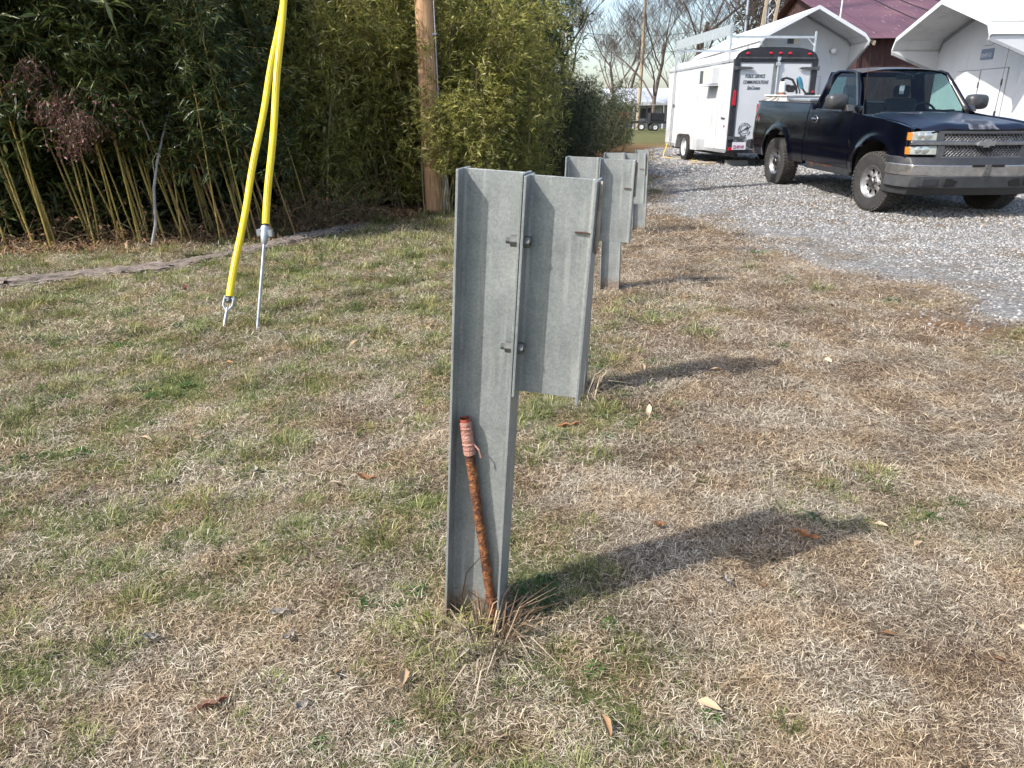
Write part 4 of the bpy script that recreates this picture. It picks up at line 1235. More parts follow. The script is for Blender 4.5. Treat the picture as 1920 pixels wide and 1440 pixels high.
for word, r_, a0, a1, rad in (('HOMESTEADER', .113, 195, 35, 0), ('TRAILER.COM', .145, 215, 335, 1)):
    for k, ch in enumerate(word):
        a = R(a0 + (a1 - a0) * k / (len(word) - 1))
        yy, zz_ = cy - r_ * math.cos(a), cz + r_ * math.sin(a)
        spin = (a - math.pi / 2) if not rad else (a + math.pi / 2)
        me = text_mesh(ch, .045, bold=.0012, align='CENTER'); me.materials.clear()
        o = place('logo_letter', me, M['lettering'], lgo)
        o.matrix_local = Matrix.Translation((-.0205, yy, zz_)) @ Euler(RT).to_matrix().to_4x4() @ Matrix.Rotation(spin, 4, 'Z')
pl_ = MB().box((-.06, .51, .375), (-.056, .82, .53)).build('licence_plate', M['plate'], tra, bevel=.002)
lettering('plate_number', 'CE-89149', .095, M['plate_text'], pl_, (-.0615, .805, .40), RT, bold=.003, xscale=.66)
MB().prism([(.55, .53), (.60, .60), (.62, .66), (.66, .66), (.68, .60), (.73, .53)], 'x', -.056, -.04).build('plate_bracket', M['hinge'], tra)
lettering('side_lettering', 'Challenger', .075, M['lettering'], tra, (.52, HW + .0075, 1.0), (R(90), 0, R(180)), shear=.3, bold=.001, xscale=.8)
# window, air conditioner, shelf
w = MB().box((1.575, HW + .002, 1.755), (2.205, HW + .02, 2.105)).build('side_window', M['white_paint'], tra, bevel=.004)
MB().box((1.62, HW + .021, 1.79), (2.16, HW + .024, 2.075)).build('pane', M['dark_glass'], w)
ac = MB().box((.88, HW - .1, 1.75), (1.48, HW + .17, 2.10)).build('air_conditioner', M['white_paint'], tra, bevel=.01)
MB().box((.93, HW + .171, 1.79), (1.43, HW + .176, 2.06)).build('grille', M['beige'], ac)
MB().box((.86, HW + .003, 1.71), (1.50, HW + .24, 1.735)).build('shelf', M['white_paint'], tra)
# fender and wheel
fp = [(1.48, .30), (1.48, .56), (1.56, .665), (1.68, .70), (2.92, .70), (3.1, .665), (3.24, .45), (3.24, .30), (3.19, .30), (3.06, .6), (2.9, .64), (2.12, .64), (2.0, .58), (1.93, .30)]
for s in (1, -1):
    y0, y1 = sorted((s * (HW - .01), s * (HW + .21)))
    MB().prism(fp, 'y', y0, y1).build('fender', M['white_dirty'], tra, bevel=.008)
tyre_t = MB().lathe([(.215, -.1), (.30, -.105), (.335, -.085), (.345, -.03), (.345, .03), (.335, .085), (.30, .105), (.215, .1)], 36)
rim_t = MB().lathe([(.215, .095), (.205, .075), (.185, .045), (.17, .03), (.11, .045), (.075, .07), (.05, .085), (.001, .088)], 32)
hole_t = MB()
for k in range(8):
    a = R(45 * k); hole_t.tube([(.14 * math.cos(a), .14 * math.sin(a), .036), (.14 * math.cos(a), .14 * math.sin(a), .043)], .017, 8)
for s in (1, -1):
    Mx = Matrix.Translation((2.47, s * 1.02, .345)) @ Matrix.Rotation(R(-90 * s), 4, 'X')
    def wheel_part(mb, nm, mt, par):
        me = bpy.data.meshes.new(nm); me.from_pydata(mb.v, [], mb.f); o = place(nm, me, mt, par, True); return o
    rim = wheel_part(rim_t, 'wheel', M['white_dirty'], tra); rim.matrix_local = Mx
    wheel_part(tyre_t, 'tyre', M['rubber'], rim); wheel_part(hole_t, 'rim_holes', M['black'], rim)
MB().box((.1, -.7, .22), (LEN, -.62, .33)).box((.1, .62, .22), (LEN, .70, .33)).box((2.4, -.95, .3), (2.54, .95, .38)).build('chassis', M['black_paint'], tra)
MB().box((LEN, -.06, .30), (LEN + 1.2, .06, .40)).tube([(LEN + .5, 0, .4), (LEN + .5, 0, .9)], .03, 8).build('tow_tongue', M['black_paint'], tra)
# ladder rack
rk = MB()
for x in (.28, 4.12):
    for s in (1, -1):
        rk.box((x - .022, s * (HW + .02) - .018, ZT), (x + .022, s * (HW + .02) + .018, 2.66 + (.25 if s > 0 else .12)))
    rk.box((x - .02, -HW - .02, 2.64), (x + .02, HW + .02, 2.685))
    for s in (1, -1):
        rk.tube([(x, s * (HW + .02), 2.48), (x, s * (HW - .15), 2.65)], .014, 6)
rk.build('ladder_rack', M['alu'], tra, bevel=.002)
MB().box((.26, HW + .04, 2.69), (4.16, HW + .065, 2.90)).build('rack_board', M['alu'], tra, bevel=.003)
MB().tube([(4.22, HW + .05, .30), (4.14, HW + .05, 2.70)], .024, 8).build('rack_pole', M['alu'], tra, smooth=True)
MB().box((4.1, HW + .02, 1.32), (4.24, HW + .055, 1.35)).build('pole_clamp', M['hinge'], tra)

# block under the trailer wheel, cord at its nose, blocks under the frame
o = MB().box((-.3, -.12, 0), (.3, .12, .07)).build('wood_block', M['old_wood'], None, bevel=.008); o.location = (4.42, 18.05, .185); o.rotation_euler = (0, 0, R(5)); tag(o, 'flat wooden block in front of the trailer tyre', 'block')
o = MB().box((-.24, -.1, 0), (.24, .1, .13)).build('concrete_block', pmat('concrete', (.3, .29, .27), 20, rough=.95, bump=.3), None, bevel=.008); o.location = (5.12, 17.75, .185); tag(o, 'grey concrete block under the rear of the trailer', 'block')
cp = MB().tube([(4.22, 21.35, .55), (4.17, 21.2, .42), (4.10, 21.1, .30), (4.06, 20.9, .215), (4.15, 20.5, .21), (4.4, 20.0, .21), (4.45, 19.4, .215), (4.7, 19.0, .21)], .014, 6)
tag(cp.build('power_cord', pmat('yellow_cord', (.62, .42, .05), 10, rough=.6), None, smooth=True), 'yellow power cord hanging from the trailer front to the gravel', 'cord')

# ------------------------------------------------------------------ portable sheds  (x along the axis from front to back, y left)
def shed(name, label, loc, rz, W, L, hk, ht, hp, over, hcut, extras):
    """hk knee, ht wall top at the eave tip, hp peak"""
    t = thing(name, label, 'shed', loc, (0, 0, rz))
    h = W / 2
    prof = [(-h, ht), (-h + .14, hk), (0, hp), (h - .14, hk), (h, ht)]
    th = .05
    # roof sheets, one part per slope, with standing seams
    for k in range(4):
        (y0, z0), (y1, z1) = prof[k], prof[k + 1]
        d = Vector((0, y1 - y0, z1 - z0)); n = Vector((0, -d.z, d.y)).normalized()
        if n.z < 0: n = -n
        pans = max(1, int(round(d.length / .55)))
        for j in range(pans):
            a = Vector((0, y0, z0)) + d * (j / pans); b = Vector((0, y0, z0)) + d * ((j + 1) / pans)
            g = d.normalized() * .003
            a2, b2 = a + g, b - g
            vs = []
            for x in (0, L):
                for p, o_ in ((a2, 0), (b2, 0), (b2, 1), (a2, 1)):
                    q = p + n * th * o_; vs.append((x, q.y, q.z))
            MB().add(vs, [(0, 1, 2, 3), (7, 6, 5, 4), (0, 4, 5, 1), (1, 5, 6, 2), (2, 6, 7, 3), (3, 7, 4, 0)]).build('roof_panel', M['white_dirty'], t)
    # side walls with the slanting wing in front
    for s in (-1, 1):
        y0, y1 = sorted((s * h, s * (h - .04)))
        nb = 5
        for j in range(nb):
            xa = over + (L - over) * j / nb + .004; xb = over + (L - over) * (j + 1) / nb - .004
            MB().box((xa, y0, 0), (xb, y1, ht)).build('side_panel', M['white_dirty'], t)
        MB().prism([(.0, ht - .04), (.0, ht + .002), (over, ht + .002), (over, hcut)], 'y', y0, y1).build('wing_panel', M['white_paint'], t)
        a_, b_ = sorted((s * (h + .004), s * (h - .05)))
        MB().prism([(-.004, ht - .08), (-.004, ht - .02), (over, hcut + .04), (over, hcut - .02)], 'y', a_, b_).build('wing_trim', M['grey_trim'], t)
    # front and back walls of sheet panels
    for x, front in ((over, True), (L - .03, False)):
        npn = 6 if front else 1
        for j in range(npn):
            ya = -h + .04 + (W - .08) * j / npn + (.002 if j else 0); yb = -h + .04 + (W - .08) * (j + 1) / npn - .002
            def ztop(y): return float(np.interp(y, [p[0] for p in prof], [p[1] for p in prof])) - .01
            ks = [ya] + [p[0] for p in prof if ya < p[0] < yb] + [yb]
            poly = [(ya, 0), (yb, 0)] + [(y, ztop(y)) for y in ks[::-1]]
            MB().prism(poly, 'x', x, x + .03).build('front_panel' if front else 'back_panel', M['white_paint'], t)
    # fascia strips along the front edge
    for k in range(4):
        (y0, z0), (y1, z1) = prof[k], prof[k + 1]
        MB().add([(-.012, y0, z0 - .03), (-.012, y1, z1 - .03), (-.012, y1, z1 + .07), (-.012, y0, z0 + .07), (.03, y0, z0 - .03), (.03, y1, z1 - .03), (.03, y1, z1 + .07), (.03, y0, z0 + .07)],
                 [(0, 3, 2, 1), (4, 5, 6, 7), (0, 1, 5, 4), (1, 2, 6, 5), (2, 3, 7, 6), (3, 0, 4, 7)]).build('fascia', M['white_paint'], t)
        MB().add([(over - .03, y0 * .985, z0 - .06), (over - .03, y1 * .985, z1 - .06), (over - .03, y1 * .985, z1 - .012), (over - .03, y0 * .985, z0 - .012), (over - .002, y0 * .985, z0 - .06), (over - .002, y1 * .985, z1 - .06), (over - .002, y1 * .985, z1 - .012), (over - .002, y0 * .985, z0 - .012)],
                 [(0, 3, 2, 1), (4, 5, 6, 7), (0, 1, 5, 4), (1, 2, 6, 5), (2, 3, 7, 6), (3, 0, 4, 7)]).build('wall_trim', M['grey_trim'], t)
    extras(t, over)
    return t

def door_leaf(t, x, y0, y1, z1):
    a, b = sorted((y0, y1))
    d = MB().box((x - .022, a, .05), (x - .002, b, z1)).build('door', M['white_paint'], t, bevel=.004)
    m_ = (b - a)
    for za, zb_ in ((.2, z1 * .45), (z1 * .5, z1 - .16)):
        MB().box((x - .03, a + m_ * .14, za), (x - .0215, b - m_ * .14, zb_)).build('door_panel', M['white_paint'], d, bevel=.01)
    g = .008
    MB().box((x - .012, a - g * 2, .02), (x - .0015, a - g, z1 + g)).box((x - .012, b + g, .02), (x - .0015, b + g * 2, z1 + g)).box((x - .012, a - g, z1 + g), (x - .0015, b + g, z1 + g * 2.2)).build('door_seam', M['grey_trim'], d)
    for z in (z1 * .25, z1 * .82):
        yy = b + .012
        MB().box((x - .04, yy - .016, z), (x - .024, yy + .016, z + .12)).build('hinge', M['black_paint'], d)

def left_extras(t, x):
    v = MB().box((x - .03, -.02, 3.02), (x - .002, .42, 3.28)).build('gable_vent', M['white_paint'], t, bevel=.006)
    MB().box((x - .034, .20, 3.05), (x - .031, .39, 3.25)).build('pane', M['hinge'], v)
    MB().box((x - .034, .01, 3.05), (x - .031, .19, 3.25)).build('pane', M['beige'], v)
    p = MB().box((x - .012, -.02, 2.66), (x - .002, .44, 2.86)).build('number_plate', M['blue_plate'], t)
    lettering('plate_number', 'XR4FF1-E', .12, M['plate'], p, (x - .0135, .42, 2.71), (R(90), 0, R(-90)), xscale=.72)
    for z in (2.86,):
        l = MB().ball((x - .1, -.99, z), .085, 10).build('wall_lamp', M['lamp_white'], t, smooth=True)
        MB().tube([(x - .005, -.93, z), (x - .05, -.95, z)], .05, 10).build('lamp_base', M['grey_trim'], l)
    door_leaf(t, x, -.72, .35, 2.15)
def right_extras(t, x):
    v = MB().box((x - .03, -.25, 2.55), (x - .002, .1, 2.72)).build('gable_vent', M['white_paint'], t, bevel=.006)
    p = MB().box((x - .012, -.3, 2.26), (x - .002, .16, 2.48)).build('number_plate', M['blue_plate'], t)
    lettering('plate_number', 'XR4FF1-D', .12, M['plate'], p, (x - .0135, .14, 2.31), (R(90), 0, R(-90)), xscale=.72)
    door_leaf(t, x, .05, .98, 2.05); door_leaf(t, x, -.95, -.0, 2.05)
    o = MB().box((x - .06, -.03, 1.0), (x - .024, .05, 1.06)).build('latch', M['alu'], t)
# left shed: front at y = 23, axis along +y
sl_ = shed('storage_shed', 'white metal shed with a peaked hood, behind the trailer', (8.52, 23.0, .2), R(90), 3.05, 8.5, 3.16, 3.0, 3.87, 1.2, 2.35, left_extras)
# right shed: front at x = 9.35, axis along +x (its left side is +y)
sr_ = shed('storage_shed', 'white metal shed with a deep front hood beside the pickup', (9.32, 18.0, .17), 0, 4.0, 7.5, 2.8, 2.57, 3.4, 1.15, 2.08, right_extras)

# ------------------------------------------------------------------ barn
def barn_roof_mat():
    m = bpy.data.materials.new('maroon_tin')
    nt, p = nodes_of(m)
    tc = nt.nodes.new('ShaderNodeTexCoord')
    nz = nt.nodes.new('ShaderNodeTexNoise'); nz.inputs['Scale'].default_value = .7; nz.inputs['Detail'].default_value = 8
    mp = nt.nodes.new('ShaderNodeMapping'); mp.inputs['Scale'].default_value = (3.2, .6, .6)
    st = nt.nodes.new('ShaderNodeTexNoise'); st.inputs['Scale'].default_value = 3; st.inputs['Detail'].default_value = 6
    nt.links.new(tc.outputs['Object'], nz.inputs['Vector']); nt.links.new(tc.outputs['Object'], mp.inputs[0]); nt.links.new(mp.outputs[0], st.inputs['Vector'])
    r = ramp(nt, [(.3, (.085, .035, .045)), (.6, (.14, .06, .07)), (.8, (.2, .10, .09))]); nt.links.new(nz.outputs['Fac'], r.inputs[0])
    s = ramp(nt, [(.66, (0, 0, 0)), (.70, (1, 1, 1))]); nt.links.new(st.outputs['Fac'], s.inputs[0])
    mx = nt.nodes.new('ShaderNodeMix'); mx.data_type = 'RGBA'; mx.inputs[7].default_value = (.42, .33, .3, 1)
    nt.links.new(s.outputs[0], mx.inputs[0]); nt.links.new(r.outputs[0], mx.inputs[6]); nt.links.new(mx.outputs[2], p.inputs['Base Color'])
    setp(p, Roughness=.5, Metallic=.15)
    return m
M['barn_roof'] = barn_roof_mat()
barn = thing('barn', 'dark weathered barn with a maroon tin roof behind the sheds', 'barn', (12.9, 30.3, .15))
BL, BD, ZE, ZR = 22, 14, 3.85, 6.15
bw = MB()
n_b = 110
for k in range(46):
    y = BD * k / 46
    zt = ZE - .1 + (ZR - ZE) * (1 - abs(y + .15 - BD / 2) / (BD / 2))
    MB().box((-.03 - .006 * (k % 3), y + .004, 0), (.02, y + BD / 46 - .004, zt)).build('board', M['barn_wall'], barn)
for k in range(60):
    x = .02 + 9.0 * k / 60
    MB().box((x + .003, -.03 - .006 * (k % 3), 0), (x + 9.0 / 60 - .003, .02, ZE - .06)).build('board', M['barn_wall'], barn)
MB().box((.06, .06, 0), (BL, BD, ZE - .15)).build('inner_wall', M['barn_wall'], barn)
for side_ in (0, 1):
    for k in range(22):
        x0, x1 = -.35 + k * 1.0 + .004, -.35 + (k + 1) * 1.0 - .004
        rows = 3
        for j in range(rows):
            u0, u1 = j / rows, (j + 1) / rows + .02
            yA, zA = -.45 + (BD / 2 + .45) * u0, ZE - .15 + (ZR - ZE + .15) * u0
            yB, zB = -.45 + (BD / 2 + .45) * u1, ZE - .15 + (ZR - ZE + .15) * u1
            dz = .012 * (rows - j) + .006 * (k % 2)
            if side_: yA, yB = BD - yA, BD - yB
            MB().add([(x0, yA, zA + dz), (x1, yA, zA + dz), (x1, yB, zB + dz), (x0, yB, zB + dz), (x0, yA, zA + dz + .012), (x1, yA, zA + dz + .012), (x1, yB, zB + dz + .012), (x0, yB, zB + dz + .012)],
                     [(0, 3, 2, 1), (4, 5, 6, 7), (0, 1, 5, 4), (1, 2, 6, 5), (2, 3, 7, 6), (3, 0, 4, 7)]).build('roof_sheet', M['barn_roof'], barn)
for k in range(12):
    x = .3 + k * 1.6
    MB().prism([(-.45, ZE - .2), (-.42, ZE - .34), (.1, ZE - .12), (.1, ZE + .0)], 'x', x, x + .07).build('rafter_end', M['old_wood'], barn)

# lattice tower, timber frame, vent pole
tw = thing('lattice_tower', 'thin grey lattice tower beside the dark barn gable', 'tower', (10.3, 33, .15))
H_ = 14
for (a, b) in ((-.2, -.12), (.2, -.12), (0, .23)):
    MB().tube([(a, b, 0), (a, b, H_)], .026, 6).build('leg', M['tower'], tw, smooth=True)
C3 = [(-.2, -.12), (.2, -.12), (0, .23)]
for k in range(26):
    z = k * .52
    for i in range(3):
        p, q = C3[i], C3[(i + 1) % 3]
        MB().tube([(*p, z), (*q, z + .52)], .011, 4).tube([(*p, z), (*q, z)], .011, 4).build('brace', M['tower'], tw)
wf = thing('timber_frame', 'old pale timber ladder frame left of the lattice tower', 'frame', (9.75, 32.6, .15))
for dx in (-.24, .22):
    MB().box((-.06, -.04, 0), (.06, .04, 8.5), Matrix.Translation((dx, 0, 0)) @ Matrix.Rotation(R(5), 4, 'Y')).build('leg', M['old_wood'], wf, bevel=.004)
for z in np.arange(.6, 8.3, .75):
    o_ = z * math.tan(R(5))
    MB().box((-.3 + o_, -.03, z), (.3 + o_, .03, z + .07)).build('rung', M['hinge'], wf)
vp = thing('steel_mast', 'slim grey mast left of the timber frame', 'mast', (9.22, 32.5, .15))
MB().tube([(0, 0, 0), (0, 0, 9)], .05, 8).build('mast', M['tower'], vp, smooth=True)
MB().tube([(0, 0, 4.62), (0, 0, 4.8)], .075, 8).build('collar', M['hinge'], vp)
mp_ = thing('steel_mast', 'thin white mast standing on the roof line of the left shed', 'mast', (11.75, 29.6, .15))
MB().tube([(0, 0, 0), (0, 0, 6.5)], .03, 8).build('mast', M['white_paint'], mp_, smooth=True)
w_ = MB()
for k in range(3):
    a, b = Vector((9.9, 31, 7.2 + .3 * k)), Vector((20, 29.4, 3.6 + .5 * k))
    pts = [a.lerp(b, s) - Vector((0, 0, .9 * math.sin(math.pi * s))) for s in np.linspace(0, 1, 14)]
    tag(MB().tube(pts, .018, 5).build('overhead_cable', M['cable'], None), ['lowest dark cable sagging across the barn roof', 'middle dark cable sagging across the barn roof', 'highest dark cable sagging across the barn roof'][k], 'cable', 'cables over the barn roof')

# ------------------------------------------------------------------ far poles, long white building, parked equipment
fpole = thing('far_pole', 'bare grey-brown wooden pole standing far behind the drive', 'pole', (10.78, 68, 0), (0, R(.6), 0))
MB().tube([(0, 0, -.3), (.05, 0, 5), (0, 0, 11)], [.17, .145, .11], 10).build('pole', M['old_wood'], fpole, smooth=True)
fp2 = thing('far_pole', 'distant pole with a crossarm rising over the bamboo', 'pole', (5.4, 80, 0))
MB().tube([(0, 0, -.3), (0, 0, 10)], [.15, .11], 8).build('pole', M['old_wood'], fp2, smooth=True)
MB().box((-.9, -.05, 9.3), (.9, .05, 9.42)).build('crossarm', M['old_wood'], fp2)
for k, z in enumerate((7.4, 8.9)):
    pts = [Vector((5.4 + 14 * s, 80 - 2 * s, z - .6 * math.sin(math.pi * s))) for s in np.linspace(0, 1, 16)]
    tag(MB().tube(pts, .022, 4).build('overhead_wire', M['cable'], None), ['lower thin wire crossing the sky gap', 'upper thin wire crossing the sky gap'][k], 'wire', 'wires in the sky gap')
lb_ = thing('long_building', 'long low white metal building far behind the drive', 'building', (8.5, 74, 0), (0, 0, R(-2)))
MB().box((0, .6, 0), (22, 7, 2.2)).build('wall', M['grey_trim'], lb_)
for k in range(11):
    MB().add([(k * 2 + .02, -.5, 2.25), (k * 2 + 1.98, -.5, 2.25), (k * 2 + 1.98, 3.8, 3.55), (k * 2 + .02, 3.8, 3.55), (k * 2 + .02, -.5, 2.31), (k * 2 + 1.98, -.5, 2.31), (k * 2 + 1.98, 3.8, 3.61), (k * 2 + .02, 3.8, 3.61)],
             [(0, 3, 2, 1), (4, 5, 6, 7), (0, 1, 5, 4), (1, 2, 6, 5), (2, 3, 7, 6), (3, 0, 4, 7)]).build('roof_sheet', M['white_paint'], lb_)
MB().box((0, -.52, 2.05), (22, -.46, 2.26)).build('eave_beam', M['white_paint'], lb_)
for k in range(9):
    MB().box((k * 2.7, -.5, 0), (k * 2.7 + .12, -.38, 2.2)).build('post', M['white_paint'], lb_)
for k in range(8):
    w = MB().box((k * 2.7 + .5, .55, .8), (k * 2.7 + 2.0, .59, 1.9)).build('window', M['white_paint'], lb_)
    MB().box((k * 2.7 + .56, .535, .86), (k * 2.7 + 1.94, .549, 1.84)).build('pane', M['dark_glass'], w)

def cart(label, loc, rz, c, white):
    t = thing('utility_cart', label, 'cart', loc, (0, 0, rz))
    MB().box((-1.3, -.6, .55), (1.3, .6, .75)).build('bed', M['black_paint'], t, bevel=.02)
    MB().box((-1.2, -.55, .75), (-.1, .55, 1.35)).build('engine_box', c, t, bevel=.05)
    for x in (-1.2, 0, 1.2):
        for y in (-.55, .55): MB().box((x - .03, y - .03, .7), (x + .03, y + .03, 1.9)).build('post', M['black_paint'], t)
    MB().box((-1.25, -.6, 1.9), (1.25, .6, 1.95)).build('canopy', M['grey_trim'], t)
    if white:
        p = MB().box((.1, -.68, .75), (1.1, -.63, 1.75)).build('panel', M['white_paint'], t); MB().box((.2, -.69, .8), (1.0, -.682, 1.62)).build('panel_face', M['dark_glass'], p)
    for x in (-.85, .85):
        for y in (-.62, .62):
            Mx = Matrix.Translation((x, y, .3)) @ Matrix.Rotation(R(90), 4, 'X')
            w = MB().lathe([(.17, -.09), (.27, -.09), (.3, -.05), (.3, .05), (.27, .09), (.17, .09)], 18, Mx).build('wheel', M['rubber'], t, smooth=True)
            MB().lathe([(.17, .085), (.12, .06), (.001, .09)], 14, Mx).build('rim', M['white_paint'], w, smooth=True)
cart('small dark utility cart with a white framed panel and white wheel', (11.9, 62, .02), R(4), M['black_paint'], True)
cart('dark red utility cart left of the white framed panel', (9.6, 64, .02), R(-8), M['red_lens'], False)

# ------------------------------------------------------------------ pickup truck  (x forward from the front axle, y left, z up)
def navy():
    m = bpy.data.materials.new('navy_paint')
    nt, p = nodes_of(m)
    tc = nt.nodes.new('ShaderNodeTexCoord')
    nz = nt.nodes.new('ShaderNodeTexNoise'); nz.inputs['Scale'].default_value = 3; nz.inputs['Detail'].default_value = 8
    nt.links.new(tc.outputs['Object'], nz.inputs['Vector'])
    r = ramp(nt, [(.3, (.0014, .0018, .0048)), (.7, (.0026, .0032, .0075))]); nt.links.new(nz.outputs['Fac'], r.inputs[0]); nt.links.new(r.outputs[0], p.inputs['Base Color'])
    mr = nt.nodes.new('ShaderNodeMapRange'); mr.inputs['To Min'].default_value = .08; mr.inputs['To Max'].default_value = .2
    nt.links.new(nz.outputs['Fac'], mr.inputs['Value']); nt.links.new(mr.outputs[0], p.inputs['Roughness'])
    p.inputs['Coat Weight'].default_value = .3; p.inputs['Coat Roughness'].default_value = .05
    return m
def faded(name, thr, rim=(.15, .155, .17), isl=(.018, .021, .032)):
    """navy paint whose clear coat has peeled: bleached islands with pale ragged rims"""
    m = bpy.data.materials.new(name)
    nt, p = nodes_of(m)
    tc = nt.nodes.new('ShaderNodeTexCoord')
    nz = nt.nodes.new('ShaderNodeTexNoise'); nz.inputs['Scale'].default_value = 1.15; nz.inputs['Detail'].default_value = 7; nz.inputs['Roughness'].default_value = .52
    nt.links.new(tc.outputs['Object'], nz.inputs['Vector'])
    r = ramp(nt, [(thr, (.0045, .006, .015)), (thr + .012, rim), (thr + .04, isl), (.8, tuple(c * .8 for c in isl))])
    nt.links.new(nz.outputs['Fac'], r.inputs[0]); nt.links.new(r.outputs[0], p.inputs['Base Color'])
    q = ramp(nt, [(thr, (.3, .3, .3)), (thr + .03, (.6, .6, .6))]); nt.links.new(nz.outputs['Fac'], q.inputs[0]); nt.links.new(q.outputs[0], p.inputs['Roughness'])
    return m
M['navy'] = navy()
M['hood'] = faded('peeled_hood_paint', .5)
M['roof_peel'] = faded('peeled_roof_paint', .45, (.14, .12, .11), (.065, .055, .05))
M['chrome'] = pmat('worn_chrome', [(.3, (.3, .305, .31)), (.7, (.5, .505, .51))], 14, rough=.14, metal=.95, rvar=.1)
M['chrome_dull'] = pmat('scratched_chrome', [(.3, (.16, .16, .16)), (.7, (.32, .32, .315))], 25, rough=.26, metal=.9, rvar=.15)
M['bumper_chrome'] = pmat('scuffed_bumper_chrome', [(.3, (.36, .35, .335)), (.7, (.58, .58, .57))], 12, 10, rough=.22, metal=.85, rvar=.14)
M['silver'] = pmat('silver_wheel', [(.3, (.22, .22, .22)), (.7, (.34, .34, .335))], 14, rough=.34, metal=.6)
M['grey_pl'] = pmat('grey_plastic', [(.3, (.045, .047, .05)), (.7, (.075, .078, .082))], 10, rough=.5)
M['mirror_pl'] = pmat('mirror_shell', [(.3, (.03, .031, .033)), (.7, (.055, .056, .058))], 10, rough=.4)
M['dark_pl'] = pmat('dark_plastic', [(.3, (.018, .019, .022)), (.7, (.035, .036, .04))], 10, rough=.5)
M['lens'] = pmat('headlight_lens', [(.3, (.2, .215, .19)), (.7, (.36, .38, .34))], 9, rough=.1, spec=.8)
M['reflector'] = pmat('reflector', (.6, .61, .58), 30, rough=.2, metal=.75)
M['amber'] = pmat('amber_lens', (.5, .17, .03), 10, rough=.2)
M['interior'] = pmat('dark_interior', (.03, .032, .035), 12, rough=.8)
M['dash'] = pmat('grey_dash', (.07, .075, .08), 12, rough=.75)
M['ws'] = glassmat('windscreen_glass', (.62, .76, .74))
M['sideglass'] = glassmat('side_glass', (.5, .68, .64))
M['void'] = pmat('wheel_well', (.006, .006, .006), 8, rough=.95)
M['rust_metal'] = pmat('rusted_sill', [(.35, (.03, .02, .018)), (.55, (.2, .08, .035)), (.75, (.38, .16, .07))], 22, 10, .95, bump=.6)

th_ = R(-83.86)
TF = (math.cos(th_), math.sin(th_))
trk = thing('pickup_truck', 'dark navy single cab pickup truck parked on the gravel', 'truck', (5.83 - .08 * TF[0], 10.55 - .08 * TF[1], .043), (0, R(1.75), th_))
XR, RW = -3.02, .395
AF, AR = .505, .49

def half_y(x, z):
    """outer body half width"""
    y = .958
    y -= .075 * max(0, (.62 - z) / .25) ** 1.5
    y -= .05 * max(0, (z - .95) / .4) ** 2
    y += .012 * math.exp(-((z - .80) / .05) ** 2)
    for ax, ra in ((0, AF), (XR, AR)):
        r = math.hypot(x - ax, z - .43)
        y += .022 * math.exp(-((r - ra - .02) / .07) ** 2) * (z > .45)
    if x > .35:
        y -= .10 * ((x - .35) / .5) ** 2.2
    if x < -3.9:
        y -= .05 * ((-3.9 - x) / .25) ** 2
    return y
def arch(x):
    z = .46
    for ax, ra, n_ in ((0, AF, 2.4), (XR, AR, 2.6)):
        d = abs(x - ax) / ra
        if d < 1: z = max(z, .43 + ra * (1 - d ** n_) ** (1 / n_))
    return z
def top_z(x):
    return float(np.interp(x, [-4.2, -4.1, -2.06, -2.02, -1.98, -.72, -.5, 0, .4, .62, .78], [1.33, 1.355, 1.345, 1.345, 1.27, 1.255, 1.235, 1.205, 1.165, 1.125, 1.05]))
def side_part(name, xa, xb, mat, zlow=None, nx=None, inward=.05):
    for s in (-1, 1):
        n = nx or max(8, int(abs(xb - xa) / .035))
        b = MB()
        rows = 16
        def fn(u, v):
            x = xa + (xb - xa) * u
            z0 = max(arch(x), zlow(x) if zlow else 0); z1 = top_z(x)
            z = z0 + (z1 - z0) * v
            return (x, s * half_y(x, z), z)
        b.grid(fn, n, rows)
        # turned-in edges along the top and the arch
        def rim(u, v):
            x = xa + (xb - xa) * u; z = top_z(x)
            return (x, s * (half_y(x, z) - .07 * v), z + .006 * math.sin(math.pi * v))
        b.grid(rim, n, 3)
        def lip(u, v):
            x = xa + (xb - xa) * u; z = max(arch(x), zlow(x) if zlow else 0)
            return (x, s * (half_y(x, z) - inward * v), z + .0 * v)
        b.grid(lip, n, 1)
        for xe in (xa, xb):
            def endc(u, v, xe=xe):
                z0 = max(arch(xe), zlow(xe) if zlow else 0); z = z0 + (top_z(xe) - z0) * v
                return (xe, s * (half_y(xe, z) - .04 * u), z)
            b.grid(endc, 1, 10)
        me = bpy.data.meshes.new(name); me.from_pydata(b.v, [], b.f)
        bb = bmesh.new(); bb.from_mesh(me); bmesh.ops.remove_doubles(bb, verts=bb.verts, dist=.0006); bmesh.ops.recalc_face_normals(bb, faces=bb.faces); bb.to_mesh(me); bb.free()
        o = place(name, me, mat, trk, True, angle=30)
        yield s, o
doors = {}
for s, o in side_part('front_fender', .665, -.655, M['navy']): pass
for s, o in side_part('door', -.665, -1.90, M['navy'], lambda x: .50): doors[s] = o
for s, o in side_part('cab_corner', -1.908, -2.03, M['navy'], lambda x: .50): pass
for s, o in side_part('bed_side', -2.055, -4.12, M['navy']): pass
MB().box((-1.95, -.93, .40), (-.62, .93, .515)).build('rocker', M['dark_pl'], trk, bevel=.02)
ru = MB()
for k in range(26):
    x = -1.80 + .03 * k
    h = max(.004, (.13 * float(vnoise(k * 1.0, 3.0, 1.7, 77)) - .02) * (1 if k < 8 else .45))
    ru.add([(x, -.938, .50), (x + .032, -.938, .50), (x + .03 + random.uniform(-.01, .01), -.93, .50 - h), (x + .005, -.932, .50 - h * random.uniform(.6, 1))], [(0, 1, 2, 3)])
ru.build('rusted_sill', M['rust_metal'], trk, recalc=False)
